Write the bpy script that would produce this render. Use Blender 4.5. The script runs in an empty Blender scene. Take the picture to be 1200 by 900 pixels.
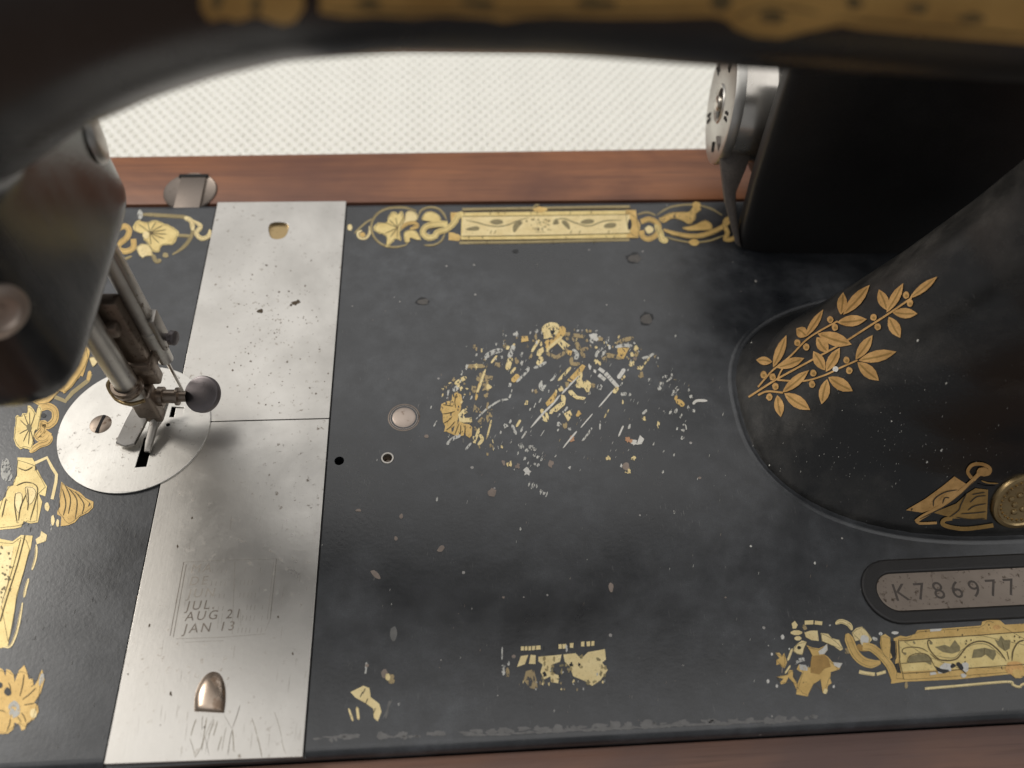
import bpy, bmesh, math, random
from mathutils import Vector, Matrix
from mathutils.bvhtree import BVHTree
from mathutils.geometry import tessellate_polygon
random.seed(7)
sc = bpy.context.scene
COL = sc.collection
MM = 0.001

# ------------------------------------------------------------------ camera
CAM = Vector((81.25, -34.61, 202.83))
R = Matrix(((0.9974464595849354, -0.02409583001778855, 0.0672305826036895),
            (-0.0573233758417268, -0.8315981676712781, 0.5524115477684013),
            (0.04259801454980982, -0.5548548265100759, -0.830855902461364)))
FPX = 950.0
cd = bpy.data.cameras.new('camera')
cam = bpy.data.objects.new('camera', cd); COL.objects.link(cam)
m = Matrix.Identity(4)
for i in range(3):
    m[i][0] = R[i][0]; m[i][1] = -R[i][1]; m[i][2] = -R[i][2]; m[i][3] = CAM[i]*MM
cam.matrix_world = m
cd.sensor_width = 36.0; cd.lens = 36.0*FPX/1200.0
cd.clip_start = 0.005; cd.clip_end = 50
cd.dof.use_dof = True; cd.dof.focus_distance = 0.222; cd.dof.aperture_fstop = 9.0
sc.camera = cam

# ------------------------------------------------------------------ world, lamps, exposure
w = bpy.data.worlds.new('World'); sc.world = w; w.use_nodes = True
wn = w.node_tree.nodes; bg = wn['Background']
bg.inputs[0].default_value = (0.97, 0.98, 1.0, 1); bg.inputs[1].default_value = 0.20
def area(name, loc, target, sx, sy, power, col):
    d = bpy.data.lights.new(name, 'AREA'); d.shape = 'RECTANGLE'; d.size = sx; d.size_y = sy
    d.energy = power; d.color = col
    o = bpy.data.objects.new(name, d); COL.objects.link(o)
    o.location = loc
    o.rotation_euler = (Vector(target)-Vector(loc)).to_track_quat('-Z', 'Y').to_euler()
    return o
area('ceiling_light_panel', (0.1, 0.7, 1.7), (0.1, 0.7, 0), 3.6, 3.6, 30, (1.0, 0.98, 0.95))
area('ceiling_lamp', (-1.15, 0.60, 1.15), (0.08, 0.10, 0), 0.40, 0.40, 11, (1.0, 0.95, 0.88))
sc.view_settings.view_transform = 'Standard'; sc.view_settings.look = 'None'
sc.view_settings.exposure = 0.22; sc.view_settings.gamma = 1.0
sc.render.engine = 'CYCLES'

# ------------------------------------------------------------------ pixel of the reference -> surface point
def ray(px, py):
    v = Vector((px-600.0, py-450.0, FPX))
    return (R @ v).normalized()
def un(px, py, z=0.0):
    r = ray(px, py); return CAM + r*((z-CAM.z)/r.z)

# ------------------------------------------------------------------ materials
def mat(name):
    mt = bpy.data.materials.new(name); mt.use_nodes = True
    return mt, mt.node_tree.nodes, mt.node_tree.links, mt.node_tree.nodes['Principled BSDF']
def nd(N, t, **k):
    n = N.new(t)
    for a, b in k.items(): setattr(n, a, b)
    return n
def noise(N, Lk, vec, scale, detail=4, rough=.55, dist=0.0):
    n = N.new('ShaderNodeTexNoise'); n.inputs['Scale'].default_value = scale
    n.inputs['Detail'].default_value = detail; n.inputs['Roughness'].default_value = rough
    n.inputs['Distortion'].default_value = dist
    Lk.new(vec, n.inputs['Vector']); return n
def ramp(N, Lk, fac, stops):
    r = N.new('ShaderNodeValToRGB'); cr = r.color_ramp
    while len(cr.elements) < len(stops): cr.elements.new(0.5)
    for e, (p, c) in zip(cr.elements, stops):
        e.position = p; e.color = (*c, 1) if len(c) == 3 else c
    Lk.new(fac, r.inputs[0]); return r
def g(v): return (v, v, v)
def mapping(N, Lk, scale=(1, 1, 1), rot=(0, 0, 0)):
    tc = N.new('ShaderNodeTexCoord'); mp = N.new('ShaderNodeMapping')
    mp.inputs['Scale'].default_value = scale; mp.inputs['Rotation'].default_value = rot
    Lk.new(tc.outputs['Object'], mp.inputs['Vector']); return mp.outputs[0]
def mixc(N, Lk, fac, a, b, mode='MIX'):
    mx = N.new('ShaderNodeMix'); mx.data_type = 'RGBA'; mx.blend_type = mode
    if hasattr(fac, 'links') or isinstance(fac, bpy.types.NodeSocket): Lk.new(fac, mx.inputs[0])
    else: mx.inputs[0].default_value = fac
    for s, v in ((6, a), (7, b)):
        if isinstance(v, bpy.types.NodeSocket): Lk.new(v, mx.inputs[s])
        else: mx.inputs[s].default_value = (*v, 1)
    return mx.outputs[2]
def bump(N, Lk, h, strength, dist, bs):
    b = N.new('ShaderNodeBump'); b.inputs['Strength'].default_value = strength
    b.inputs['Distance'].default_value = dist
    Lk.new(h, b.inputs['Height']); Lk.new(b.outputs[0], bs.inputs['Normal']); return b

def japan(name, base, dust_sheen, rough, dust=0.55, specks=True, scr=0.5, sheen_streak=None, ior=1.5):
    mt, N, Lk, b = mat(name)
    v = mapping(N, Lk)
    n1 = noise(N, Lk, mapping(N, Lk, sheen_streak) if sheen_streak else v, 22 if not sheen_streak else 75, 6, .62, .4)
    n2 = noise(N, Lk, v, 160, 5, .6)
    d1 = ramp(N, Lk, n1.outputs[0], [(.38, g(0)), (.66, g(1))])
    d2 = ramp(N, Lk, n2.outputs[0], [(.35, g(.25)), (.7, g(1))])
    dm = mixc(N, Lk, 1.0, d1.outputs[0], d2.outputs[0], 'MULTIPLY')
    dm2 = mixc(N, Lk, 1.0, dm, g(dust), 'MULTIPLY')
    c = mixc(N, Lk, dm2, base, dust_sheen)  # dust tone; on the head it carries painted reflection streaks instead
    # fine scratches running up and to the right
    vs = mapping(N, Lk, (1, .12, 1), (0, 0, math.radians(-32)))
    n3 = noise(N, Lk, vs, 2600, 2, .5)
    s3 = ramp(N, Lk, n3.outputs[0], [(.63, g(0)), (.76, g(scr))])
    gate = noise(N, Lk, v, 60, 3, .6)
    gm = ramp(N, Lk, gate.outputs[0], [(.48, g(0)), (.66, g(1))])
    c = mixc(N, Lk, mixc(N, Lk, 1.0, s3.outputs[0], gm.outputs[0], 'MULTIPLY'), c, (.13, .125, .12))
    if specks:
        vo = N.new('ShaderNodeTexVoronoi'); vo.inputs['Scale'].default_value = 330
        Lk.new(v, vo.inputs['Vector'])
        sep = N.new('ShaderNodeSeparateColor'); Lk.new(vo.outputs['Color'], sep.inputs[0])
        th = nd(N, 'ShaderNodeMath', operation='GREATER_THAN'); th.inputs[1].default_value = .93
        Lk.new(sep.outputs[0], th.inputs[0])
        sz = nd(N, 'ShaderNodeMath', operation='LESS_THAN'); Lk.new(vo.outputs['Distance'], sz.inputs[0])
        mu = nd(N, 'ShaderNodeMath', operation='MULTIPLY'); Lk.new(sep.outputs[1], mu.inputs[0]); mu.inputs[1].default_value = .17
        Lk.new(mu.outputs[0], sz.inputs[1])
        al = nd(N, 'ShaderNodeMath', operation='MULTIPLY'); Lk.new(th.outputs[0], al.inputs[0]); Lk.new(sz.outputs[0], al.inputs[1])
        c = mixc(N, Lk, al.outputs[0], c, (.30, .28, .26))
    Lk.new(c, b.inputs['Base Color'])
    rr = ramp(N, Lk, n1.outputs[0], [(.3, g(rough)), (.75, g(min(1, rough+.22)))])
    Lk.new(rr.outputs[0], b.inputs['Roughness'])
    b.inputs['IOR'].default_value = ior
    n4 = noise(N, Lk, v, 900, 3, .6)
    fine = noise(N, Lk, v, 3800, 2, .6)
    fm = ramp(N, Lk, fine.outputs[0], [(.35, g(.70)), (.65, g(1.45))])
    c = mixc(N, Lk, 1.0, c, fm.outputs[0], 'MULTIPLY'); Lk.new(c, b.inputs['Base Color'])
    hh = nd(N, 'ShaderNodeMath', operation='MULTIPLY_ADD'); Lk.new(fine.outputs[0], hh.inputs[0]); hh.inputs[1].default_value = .35; Lk.new(n4.outputs[0], hh.inputs[2])
    bump(N, Lk, hh.outputs[0], .16, .0002, b)
    return mt
M = {}
M['bed'] = japan('black_japanned_bed', (.006, .007, .009), (.060, .064, .071), .24, .92, True, .6, None, 1.74)
M['pillar'] = japan('black_japanned_pillar', (.006, .006, .006), (.090, .084, .076), .22, .75, False, .5, None, 1.6)
M['arm'] = japan('black_japanned_arm', (.008, .008, .009), (.030, .030, .030), .20, .4, False, .1, None, 1.65)
M['greypaint'] = japan('worn_grey_brown_paint', (.10, .085, .075), (.17, .145, .125), .35, .6, False, .1)
M['head'] = japan('black_japanned_head', (.006, .006, .006), (.055, .054, .053), .13, .85, False, .3, (1, 1, .14), 1.7)  # lighter vertical streaks paint soft reflections into the head's colour
M['blackpaint'] = japan('black_paint', (.012, .011, .011), (.03, .028, .026), .38, .4, False, .1)

def metal(name, col, rough, dark=(.12, .09, .06), speck=.62, aniso=0, spotscale=620, lines=.0):
    mt, N, Lk, b = mat(name)
    v = mapping(N, Lk)
    b.inputs['Metallic'].default_value = 1
    n1 = noise(N, Lk, v, 30, 6, .6, .3)
    n2 = noise(N, Lk, v, spotscale, 4, .65)
    n5 = noise(N, Lk, v, 45, 3, .5)
    c = mixc(N, Lk, ramp(N, Lk, n1.outputs[0], [(.38, g(0)), (.68, g(.75))]).outputs[0], col, tuple(x*.66 for x in col))
    sp = ramp(N, Lk, n2.outputs[0], [(speck, g(0)), (speck+.1, g(.85))])
    ar = ramp(N, Lk, n5.outputs[0], [(.4, g(.15)), (.62, g(1))])
    spm = mixc(N, Lk, 1.0, sp.outputs[0], ar.outputs[0], 'MULTIPLY')
    c = mixc(N, Lk, spm, c, dark)
    Lk.new(c, b.inputs['Base Color'])
    mv = mapping(N, Lk, (1, .02, 1))
    n3 = noise(N, Lk, mv, 5000, 2, .5)
    ad = nd(N, 'ShaderNodeMath', operation='MULTIPLY_ADD')
    Lk.new(n1.outputs[0], ad.inputs[0]); ad.inputs[1].default_value = .5; ad.inputs[2].default_value = rough-.25
    ad2 = nd(N, 'ShaderNodeMath', operation='MULTIPLY_ADD')
    Lk.new(spm, ad2.inputs[0]); ad2.inputs[1].default_value = .4; Lk.new(ad.outputs[0], ad2.inputs[2])
    Lk.new(ad2.outputs[0], b.inputs['Roughness'])
    hs = nd(N, 'ShaderNodeMath', operation='MULTIPLY_ADD')
    Lk.new(n3.outputs[0], hs.inputs[0]); hs.inputs[1].default_value = .35; Lk.new(n2.outputs[0], hs.inputs[2])
    bump(N, Lk, hs.outputs[0], .14, .00012, b)
    return mt
M['plate'] = metal('worn_nickel_plate', (.61, .585, .545), .36, (.20, .16, .12), .61)
M['nplate'] = metal('needle_plate_steel', (.66, .64, .60), .42, (.18, .15, .13), .60, spotscale=800)
M['steel'] = metal('dark_oily_steel', (.50, .47, .43), .38, (.14, .09, .06), .60)
M['rodsteel'] = metal('bar_steel', (.62, .60, .56), .42, (.2, .14, .1), .62)
M['hinge'] = metal('tarnished_hinge_steel', (.26, .22, .19), .55, (.10, .07, .05), .58)
M['stud'] = metal('pinkish_worn_stud', (.62, .52, .45), .5, (.25, .16, .11), .6)
M['catch'] = metal('brown_worn_catch', (.50, .40, .32), .30, (.16, .09, .05), .50, spotscale=260)
M['rust'] = metal('rusty_steel', (.30, .245, .20), .42, (.11, .06, .035), .55)
M['nickel'] = metal('bright_nickel', (.70, .66, .60), .24, (.2, .16, .1), .68)
M['darksteel'] = metal('blued_thumbscrew_steel', (.26, .235, .24), .45, (.09, .07, .07), .6)
M['serial'] = metal('dull_nickel_number_plate', (.34, .285, .24), .48, (.12, .09, .07), .58)
M['brass'] = metal('old_brass', (.45, .33, .17), .38, (.12, .08, .04), .58)

def flat(name, col, rough=.6, metallic=0.0, var=.3, scale=500):
    mt, N, Lk, b = mat(name); v = mapping(N, Lk)
    n = noise(N, Lk, v, scale, 4, .6)
    c = mixc(N, Lk, ramp(N, Lk, n.outputs[0], [(.35, g(0)), (.7, g(1))]).outputs[0], col, tuple(x*(1-var) for x in col))
    Lk.new(c, b.inputs['Base Color']); b.inputs['Roughness'].default_value = rough
    b.inputs['Metallic'].default_value = metallic
    return mt
M['ink'] = flat('engraving_ink', (.045, .035, .025), .7)
M['hole'] = flat('dark_recess', (.006, .005, .005), .8)
M['rustmark'] = flat('rust_mark', (.085, .06, .035), .8)
M['olive'] = flat('decal_olive_shading', (.30, .25, .125), .6, 0, .35, 900)
M['linework'] = flat('decal_linework', (.16, .115, .045), .6)
M['engr'] = flat('shallow_engraving', (.40, .365, .32), .45, .9)
M['engrdark'] = flat('shallow_engraving_dark', (.22, .19, .16), .5, .8)
M['stamp'] = flat('stamped_digit', (.075, .06, .05), .6)

def decal(name, col, col2, thr, scale=420, rough=.42, metallic=.25, edge=.05):
    """printed gold with flakes missing where noise exceeds thr"""
    mt, N, Lk, b = mat(name); v = mapping(N, Lk)
    n = noise(N, Lk, v, scale*.6, 5, .6)
    c = mixc(N, Lk, ramp(N, Lk, n.outputs[0], [(.3, g(0)), (.72, g(1))]).outputs[0], col, col2)
    nf = noise(N, Lk, v, 1900, 3, .6)
    c = mixc(N, Lk, ramp(N, Lk, nf.outputs[0], [(.60, g(0)), (.72, g(.55))]).outputs[0], c, (.12, .085, .035))
    Lk.new(c, b.inputs['Base Color']); b.inputs['Roughness'].default_value = rough
    b.inputs['Metallic'].default_value = metallic
    if thr < 1:
        mv = mapping(N, Lk, (1, .45, 1), (0, 0, math.radians(-30)))
        n2 = noise(N, Lk, mv, scale*2.2, 5, .65)
        a = ramp(N, Lk, n2.outputs[0], [(thr-.01, g(1)), (thr+.01, g(0))])
        Lk.new(a.outputs[0], b.inputs['Alpha'])
    bump(N, Lk, nf.outputs[0], .2, .0001, b)
    return mt
M['gold'] = decal('decal_gold', (.76, .52, .19), (.56, .36, .115), .665)
M['pale'] = decal('decal_pale_gold', (.88, .73, .40), (.74, .58, .28), .74)
M['yel'] = decal('decal_yellow_field', (.86, .69, .31), (.68, .51, .20), .72)
M['dull'] = decal('decal_dull_gold', (.40, .32, .16), (.30, .235, .11), .66)
M['wgold'] = decal('decal_worn_gold', (.74, .51, .19), (.58, .38, .13), .585, 520)
M['wpale'] = decal('decal_worn_pale_gold', (.86, .71, .38), (.70, .54, .25), .575, 560)
M['wdull'] = decal('decal_worn_dull_gold', (.42, .32, .16), (.33, .25, .14), .54, 520)
M['wwhite'] = decal('decal_white_ground', (.66, .65, .60), (.46, .45, .41), .545, 700, .6, 0)
M['white'] = decal('decal_white_chip', (.72, .70, .66), (.60, .58, .52), .80, 500, .6, 0)
M['copper'] = decal('decal_copper_gold', (.80, .48, .19), (.48, .27, .09), .72, 500, .36, .45)
M['copper2'] = decal('decal_brown_gold', (.46, .28, .09), (.30, .18, .06), .70, 500, .38, .45)
M['armgold'] = decal('decal_arm_gold', (.66, .44, .15), (.40, .25, .08), .80, 130, .4, .4)
M['tan'] = flat('chip_tan', (.30, .24, .20), .7)
M['orange'] = flat('chip_orange', (.55, .30, .17), .7)
M['lacquer'] = flat('black_lacquer_in_decal', (.014, .014, .015), .4)
M['paledust'] = flat('pale_dust', (.19, .185, .175), .8)
M['edgewear'] = flat('worn_lacquer_edge', (.17, .165, .16), .45)
M['bedgrey'] = flat('lacquer_chip_grey', (.11, .10, .092), .6)

def wood(name, c1, c2, c3):
    mt, N, Lk, b = mat(name)
    v = mapping(N, Lk, (.06, 1, 1))
    n1 = noise(N, Lk, v, 260, 6, .6, .6)
    v2 = mapping(N, Lk, (.35, 1, 1))
    n2 = noise(N, Lk, v2, 24, 4, .6, 1.0)
    v3 = mapping(N, Lk, (.03, 1, 1)); n3 = noise(N, Lk, v3, 1300, 3, .6)
    c = mixc(N, Lk, ramp(N, Lk, n1.outputs[0], [(.32, g(0)), (.68, g(1))]).outputs[0], c1, c2)
    c = mixc(N, Lk, ramp(N, Lk, n2.outputs[0], [(.42, g(0)), (.66, g(.9))]).outputs[0], c, c3)
    c = mixc(N, Lk, ramp(N, Lk, n3.outputs[0], [(.55, g(0)), (.75, g(.45))]).outputs[0], c, tuple(x*.35 for x in c1))
    Lk.new(c, b.inputs['Base Color'])
    Lk.new(ramp(N, Lk, n2.outputs[0], [(.3, g(.38)), (.7, g(.6))]).outputs[0], b.inputs['Roughness'])
    bump(N, Lk, n3.outputs[0], .25, .0002, b)
    return mt
M['wood'] = wood('varnished_red_brown_wood', (.19, .075, .038), (.31, .125, .055), (.12, .05, .034))
M['wood2'] = wood('worn_purple_brown_wood', (.165, .09, .066), (.215, .11, .072), (.13, .08, .07))
M['table'] = wood('table_wood', (.17, .10, .065), (.21, .125, .08), (.13, .08, .055))
mt, N, Lk, b = mat('white_quilted_fabric'); v = mapping(N, Lk)
n = noise(N, Lk, v, 1500, 4, .6)
Lk.new(mixc(N, Lk, n.outputs[0], (.90, .89, .83), (.84, .83, .76)), b.inputs['Base Color'])
b.inputs['Roughness'].default_value = .8
bump(N, Lk, n.outputs[0], .2, .0003, b)
M['mat'] = mt

# ------------------------------------------------------------------ mesh helpers (millimetres in)
def obj(name, bm, mts, parent=None, smooth=True, angle=40, flat_top=False):
    if not isinstance(mts, (list, tuple)): mts = [mts]
    bmesh.ops.scale(bm, vec=(MM, MM, MM), verts=bm.verts)
    me = bpy.data.meshes.new(name); bm.to_mesh(me); bm.free()
    for m_ in mts: me.materials.append(m_)
    if smooth:
        me.polygons.foreach_set('use_smooth', [True]*len(me.polygons))
        me.set_sharp_from_angle(angle=math.radians(angle))
        if flat_top:
            for p in me.polygons:
                if abs(p.normal.z) > .9995 and p.area > 1e-6: p.use_smooth = False
    o = bpy.data.objects.new(name, me); COL.objects.link(o)
    if parent: o.parent = parent
    return o
def tag(o, label=None, cat=None, group=None, kind=None):
    if label: o['label'] = label
    if cat: o['category'] = cat
    if group: o['group'] = group
    if kind: o['kind'] = kind
    return o
def box(bm, x0, x1, y0, y1, z0, z1, r=0, seg=3, mi=0, rot=None, piv=None):
    t = bmesh.new()
    bmesh.ops.create_cube(t, size=1)
    for v_ in t.verts:
        v_.co = Vector((x0+(v_.co.x+.5)*(x1-x0), y0+(v_.co.y+.5)*(y1-y0), z0+(v_.co.z+.5)*(z1-z0)))
    if r: bmesh.ops.bevel(t, geom=list(t.edges), offset=r, segments=seg, profile=.5, affect='EDGES')
    if rot is not None:
        p = piv or Vector(((x0+x1)/2, (y0+y1)/2, (z0+z1)/2))
        bmesh.ops.rotate(t, cent=p, matrix=rot, verts=t.verts)
    merge(bm, t, mi)
def merge(bm, t, mi=0):
    mp = {}
    for v_ in t.verts: mp[v_] = bm.verts.new(v_.co)
    for f in t.faces:
        try:
            nf = bm.faces.new([mp[v_] for v_ in f.verts]); nf.material_index = mi
        except ValueError: pass
    t.free()
def revolve(bm, p0, axis, prof, seg=40, mi=0):
    """prof: list of (distance along axis, radius)"""
    a = Vector(axis).normalized(); u = a.orthogonal().normalized(); v_ = a.cross(u); p0 = Vector(p0)
    rings = []
    for h, r_ in prof:
        if r_ < 1e-6: rings.append([bm.verts.new(p0+a*h)])
        else: rings.append([bm.verts.new(p0+a*h+(u*math.cos(t)+v_*math.sin(t))*r_) for t in [2*math.pi*k/seg for k in range(seg)]])
    for A, B in zip(rings, rings[1:]):
        for k in range(seg):
            k2 = (k+1) % seg
            if len(A) == 1 and len(B) == 1: continue
            if len(A) == 1: f = [A[0], B[k], B[k2]]
            elif len(B) == 1: f = [A[k], A[k2], B[0]]
            else: f = [A[k], A[k2], B[k2], B[k]]
            nf = bm.faces.new(f); nf.material_index = mi
    bmesh.ops.recalc_face_normals(bm, faces=bm.faces)
def loft(sections, seg=64):
    """each section a closed ring of points"""
    bm = bmesh.new(); rings = [[bm.verts.new(p) for p in s] for s in sections]
    n_ = len(rings[0])
    for A, B in zip(rings, rings[1:]):
        for k in range(n_):
            bm.faces.new([A[k], A[(k+1) % n_], B[(k+1) % n_], B[k]])
    bm.faces.new(rings[0][::-1]); bm.faces.new(rings[-1])
    bmesh.ops.recalc_face_normals(bm, faces=bm.faces)
    return bm
def sup(cx, cy, rx, ry, n_, seg=72):
    out = []
    for k in range(seg):
        t = 2*math.pi*k/seg; c, s = math.cos(t), math.sin(t)
        out.append((cx+rx*math.copysign(abs(c)**(2/n_), c), cy+ry*math.copysign(abs(s)**(2/n_), s)))
    return out
def spline(pts, n_=8, closed=False):
    P_ = [Vector(p) for p in pts]; out = []; L_ = len(P_)
    rng = range(L_) if closed else range(L_-1)
    for i in rng:
        if closed: a, b_, c, d = P_[i-1], P_[i], P_[(i+1) % L_], P_[(i+2) % L_]
        else: a, b_, c, d = P_[max(i-1, 0)], P_[i], P_[i+1], P_[min(i+2, L_-1)]
        for k in range(n_):
            t = k/n_
            out.append(.5*((2*b_)+(-a+c)*t+(2*a-5*b_+4*c-d)*t*t+(-a+3*b_-3*c+d)*t*t*t))
    if not closed: out.append(P_[-1])
    return out
def outline_solid(name, loops, z0, z1, mts, parent=None, bev=0.0):
    """solid from flat outlines (first the outer one, then holes); mm"""
    cu = bpy.data.curves.new('tmp', 'CURVE'); cu.dimensions = '2D'; cu.fill_mode = 'BOTH'
    cu.extrude = ((z1-z0)/2-bev)*MM; cu.bevel_depth = bev*MM; cu.bevel_resolution = 2; cu.offset = -bev*MM
    for lp in loops:
        s = cu.splines.new('POLY'); s.points.add(len(lp)-1); s.use_cyclic_u = True
        for q, p in zip(s.points, lp): q.co = (p[0]*MM, p[1]*MM, 0, 1)
    t = bpy.data.objects.new('tmp', cu); COL.objects.link(t)
    dg = bpy.context.evaluated_depsgraph_get()
    me = bpy.data.meshes.new_from_object(t.evaluated_get(dg)); bpy.data.objects.remove(t); bpy.data.curves.remove(cu)
    me.transform(Matrix.Translation((0, 0, (z0+z1)/2*MM)))
    bm = bmesh.new(); bm.from_mesh(me); bpy.data.meshes.remove(me)
    bmesh.ops.remove_doubles(bm, verts=bm.verts, dist=1e-6)
    bmesh.ops.scale(bm, vec=(1/MM,)*3, verts=bm.verts)
    return obj(name, bm, mts, parent, True, 35, True)
def circ(cx, cy, rx, ry=None, n_=40):
    ry = ry or rx
    return [(cx+rx*math.cos(2*math.pi*k/n_), cy+ry*math.sin(2*math.pi*k/n_)) for k in range(n_)]
def stadium(x0, x1, y0, y1, n_=16):
    r_ = (y1-y0)/2; cy = (y0+y1)/2; o = []
    for k in range(n_+1):
        t = math.pi/2+math.pi*k/n_; o.append((x0+r_+r_*math.cos(t), cy+r_*math.sin(t)))
    for k in range(n_+1):
        t = -math.pi/2+math.pi*k/n_; o.append((x1-r_+r_*math.cos(t), cy+r_*math.sin(t)))
    return o
def empty(name, loc=(0, 0, 0)):
    o = bpy.data.objects.new(name, None); COL.objects.link(o); o.location = loc; o.empty_display_size = .01
    return o
def text(name, s, size, mts, parent, origin, ux, z, shear=0, align='LEFT', stretch=1.0):
    cu = bpy.data.curves.new('tmp', 'FONT'); cu.body = s; cu.size = size*MM; cu.align_x = align; cu.shear = shear
    cu.resolution_u = 3; cu.space_character = stretch
    t = bpy.data.objects.new('tmp', cu); COL.objects.link(t)
    dg = bpy.context.evaluated_depsgraph_get()
    me = bpy.data.meshes.new_from_object(t.evaluated_get(dg)); bpy.data.objects.remove(t); bpy.data.curves.remove(cu)
    ang = math.atan2(ux[1], ux[0])
    me.transform(Matrix.Translation((origin[0]*MM, origin[1]*MM, z*MM)) @ Matrix.Rotation(ang, 4, 'Z'))
    me.name = name; me.materials.clear(); me.materials.append(mts)
    o = bpy.data.objects.new(name, me); COL.objects.link(o); o.parent = parent
    return o

# ================================================================== SETTING: table
bm = bmesh.new(); box(bm, -700, 900, -500, 900, -92, -62, 2)
tag(obj('table', bm, M['table']), 'brown wooden table top under the machine base and white mat', None, None, 'structure')

# white quilted mat on the table behind the wooden base
bm = bmesh.new()
x0, x1, y0, y1, zz = -170.0, 420.0, 215.0, 352.0, -59.5
NX, NY = 880, 205
P_ = 5.5
rows = []
for j in range(NY+1):
    rw = []
    for i in range(NX+1):
        x = x0+(x1-x0)*i/NX; y = y0+(y1-y0)*j/NY
        u = (x+y*.8)/P_; v_ = (x-y*.8)/P_
        a_ = min(1, max(abs(math.sin(math.pi*u)), abs(math.sin(math.pi*v_)))/.85); h = a_*a_*(3-2*a_)
        e = min(1, (y1-y)/2.5, (y-y0)/2.5, (x-x0)/2.5, (x1-x)/2.5)
        rw.append(bm.verts.new((x, y, zz+(3.8*h+.3*math.sin(x*.03)+.3*math.sin(y*.05+x*.01))*max(e, 0)-2.2*(1-max(e, 0)))))
    rows.append(rw)
for j in range(NY):
    for i in range(NX):
        bm.faces.new((rows[j][i], rows[j][i+1], rows[j+1][i+1], rows[j+1][i]))
tag(obj('mat', bm, M['mat'], None, True, 180), 'white diamond-quilted mat lying behind the wooden base of the sewing machine', 'mat')

# ================================================================== wooden base
base = empty('wooden_base', (0.10, 0.09, -0.062))
base.location = (0, 0, 0)
tag(base, 'red-brown wooden base frame around the black sewing machine bed', 'wooden base')
bm = bmesh.new()
a = [(-110, 179.2), (330, 179.2), (330, 209.0), (-110, 203.0)]
def prism(bm, pts, z0, z1, r_=0):
    t = bmesh.new(); lo = [t.verts.new((p[0], p[1], z0)) for p in pts]; hi = [t.verts.new((p[0], p[1], z1)) for p in pts]
    t.faces.new(lo[::-1]); t.faces.new(hi)
    for k in range(len(pts)):
        k2 = (k+1) % len(pts); t.faces.new((lo[k], lo[k2], hi[k2], hi[k]))
    if r_: bmesh.ops.bevel(t, geom=list(t.edges), offset=r_, segments=2, profile=.5, affect='EDGES')
    merge(bm, t)
prism(bm, a, -60, -1.0, .9)
obj('back_rail', bm, M['wood'], base)
bm = bmesh.new(); prism(bm, [(-110, -30), (330, -30), (330, -1.1), (-110, -1.1)], -60, -4.2, .5)
obj('front_rail', bm, M['wood2'], base)
bm = bmesh.new(); prism(bm, [(-125, -30), (-110.4, -30), (-110.4, 203), (-125, 203)], -60, -1.2, .9)
obj('side_rail', bm, M['wood'], base)
bm = bmesh.new(); prism(bm, [(330.4, -30), (345, -30), (345, 209), (330.4, 209)], -60, -1.2, .9)
obj('side_rail', bm, M['wood'], base)
# hinge catch: round nickel disc let into the wood with a square tongue
cx, cy = -10.6, 185.3
bm = bmesh.new(); revolve(bm, (cx, cy, -1.2), (0, 0, 1), [(0, 9.2), (.5, 9.1), (.75, 8.8), (.45, 8.2), (.35, 0)], 48)
hc = obj('hinge_disc', bm, M['hinge'], base)
bm = bmesh.new(); box(bm, cx-4.1, cx+4.6, cy-8.9, cy+6.3, -.9, -.05, .2, 2)
obj('tongue', bm, M['hinge'], hc)
bm = bmesh.new(); box(bm, cx-4.9, cx+5.2, cy+6.5, cy+8.0, -.9, -.05, .1, 1)
obj('slot', bm, M['hole'], hc)

# ================================================================== SEWING MACHINE
mach = empty('sewing_machine')
tag(mach, 'old black sewing machine with worn gold decals and nickel slide plates', 'sewing machine')

# ---- bed with rounded edges, needle and oil holes cut through
def boolean(o, cutters):
    for c in cutters:
        md = o.modifiers.new('b', 'BOOLEAN'); md.operation = 'DIFFERENCE'; md.object = c; md.solver = 'EXACT'
        dg = bpy.context.evaluated_depsgraph_get()
        me = bpy.data.meshes.new_from_object(o.evaluated_get(dg)); o.modifiers.clear()
        old = o.data; me.materials.clear(); [me.materials.append(x) for x in old.materials]
        o.data = me; me.name = old.name; bpy.data.meshes.remove(old)
        bpy.data.objects.remove(c)
bm = bmesh.new()
prism(bm, [(-109, -.8), (300, -.8), (300, 178.2), (-109, 178.2)], -28, 0)
bmesh.ops.recalc_face_normals(bm, faces=bm.faces)
bmesh.ops.bevel(bm, geom=[e for e in bm.edges if all(v_.co.z > -1 for v_ in e.verts)], offset=2.4, segments=5, profile=.5, affect='EDGES')
bed = obj('bed', bm, M['bed'], mach, True, 50)
def cutter(verts_fn):
    b_ = bmesh.new(); verts_fn(b_); return obj('cut', b_, M['hole'])
cuts = [cutter(lambda b_: revolve(b_, (61.1, 76.2, -9), (0, 0, 1), [(0, 0), (0, 1.45), (20, 1.45), (20, 0)], 32)),
        cutter(lambda b_: revolve(b_, (47.7, 75.8, -9), (0, 0, 1), [(0, 0), (0, 1.35), (20, 1.35), (20, 0)], 32)),
        cutter(lambda b_: box(b_, -12, 30, 70, 100, -7, 5)),
        cutter(lambda b_: box(b_, -.4, 44.5, -5, 182, -1.5, 5))]
boolean(bed, cuts)
bed.data.polygons.foreach_set('use_smooth', [True]*len(bed.data.polygons)); bed.data.set_sharp_from_angle(angle=math.radians(35))
for p in bed.data.polygons:
    if p.normal.z > .9995: p.use_smooth = False
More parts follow.
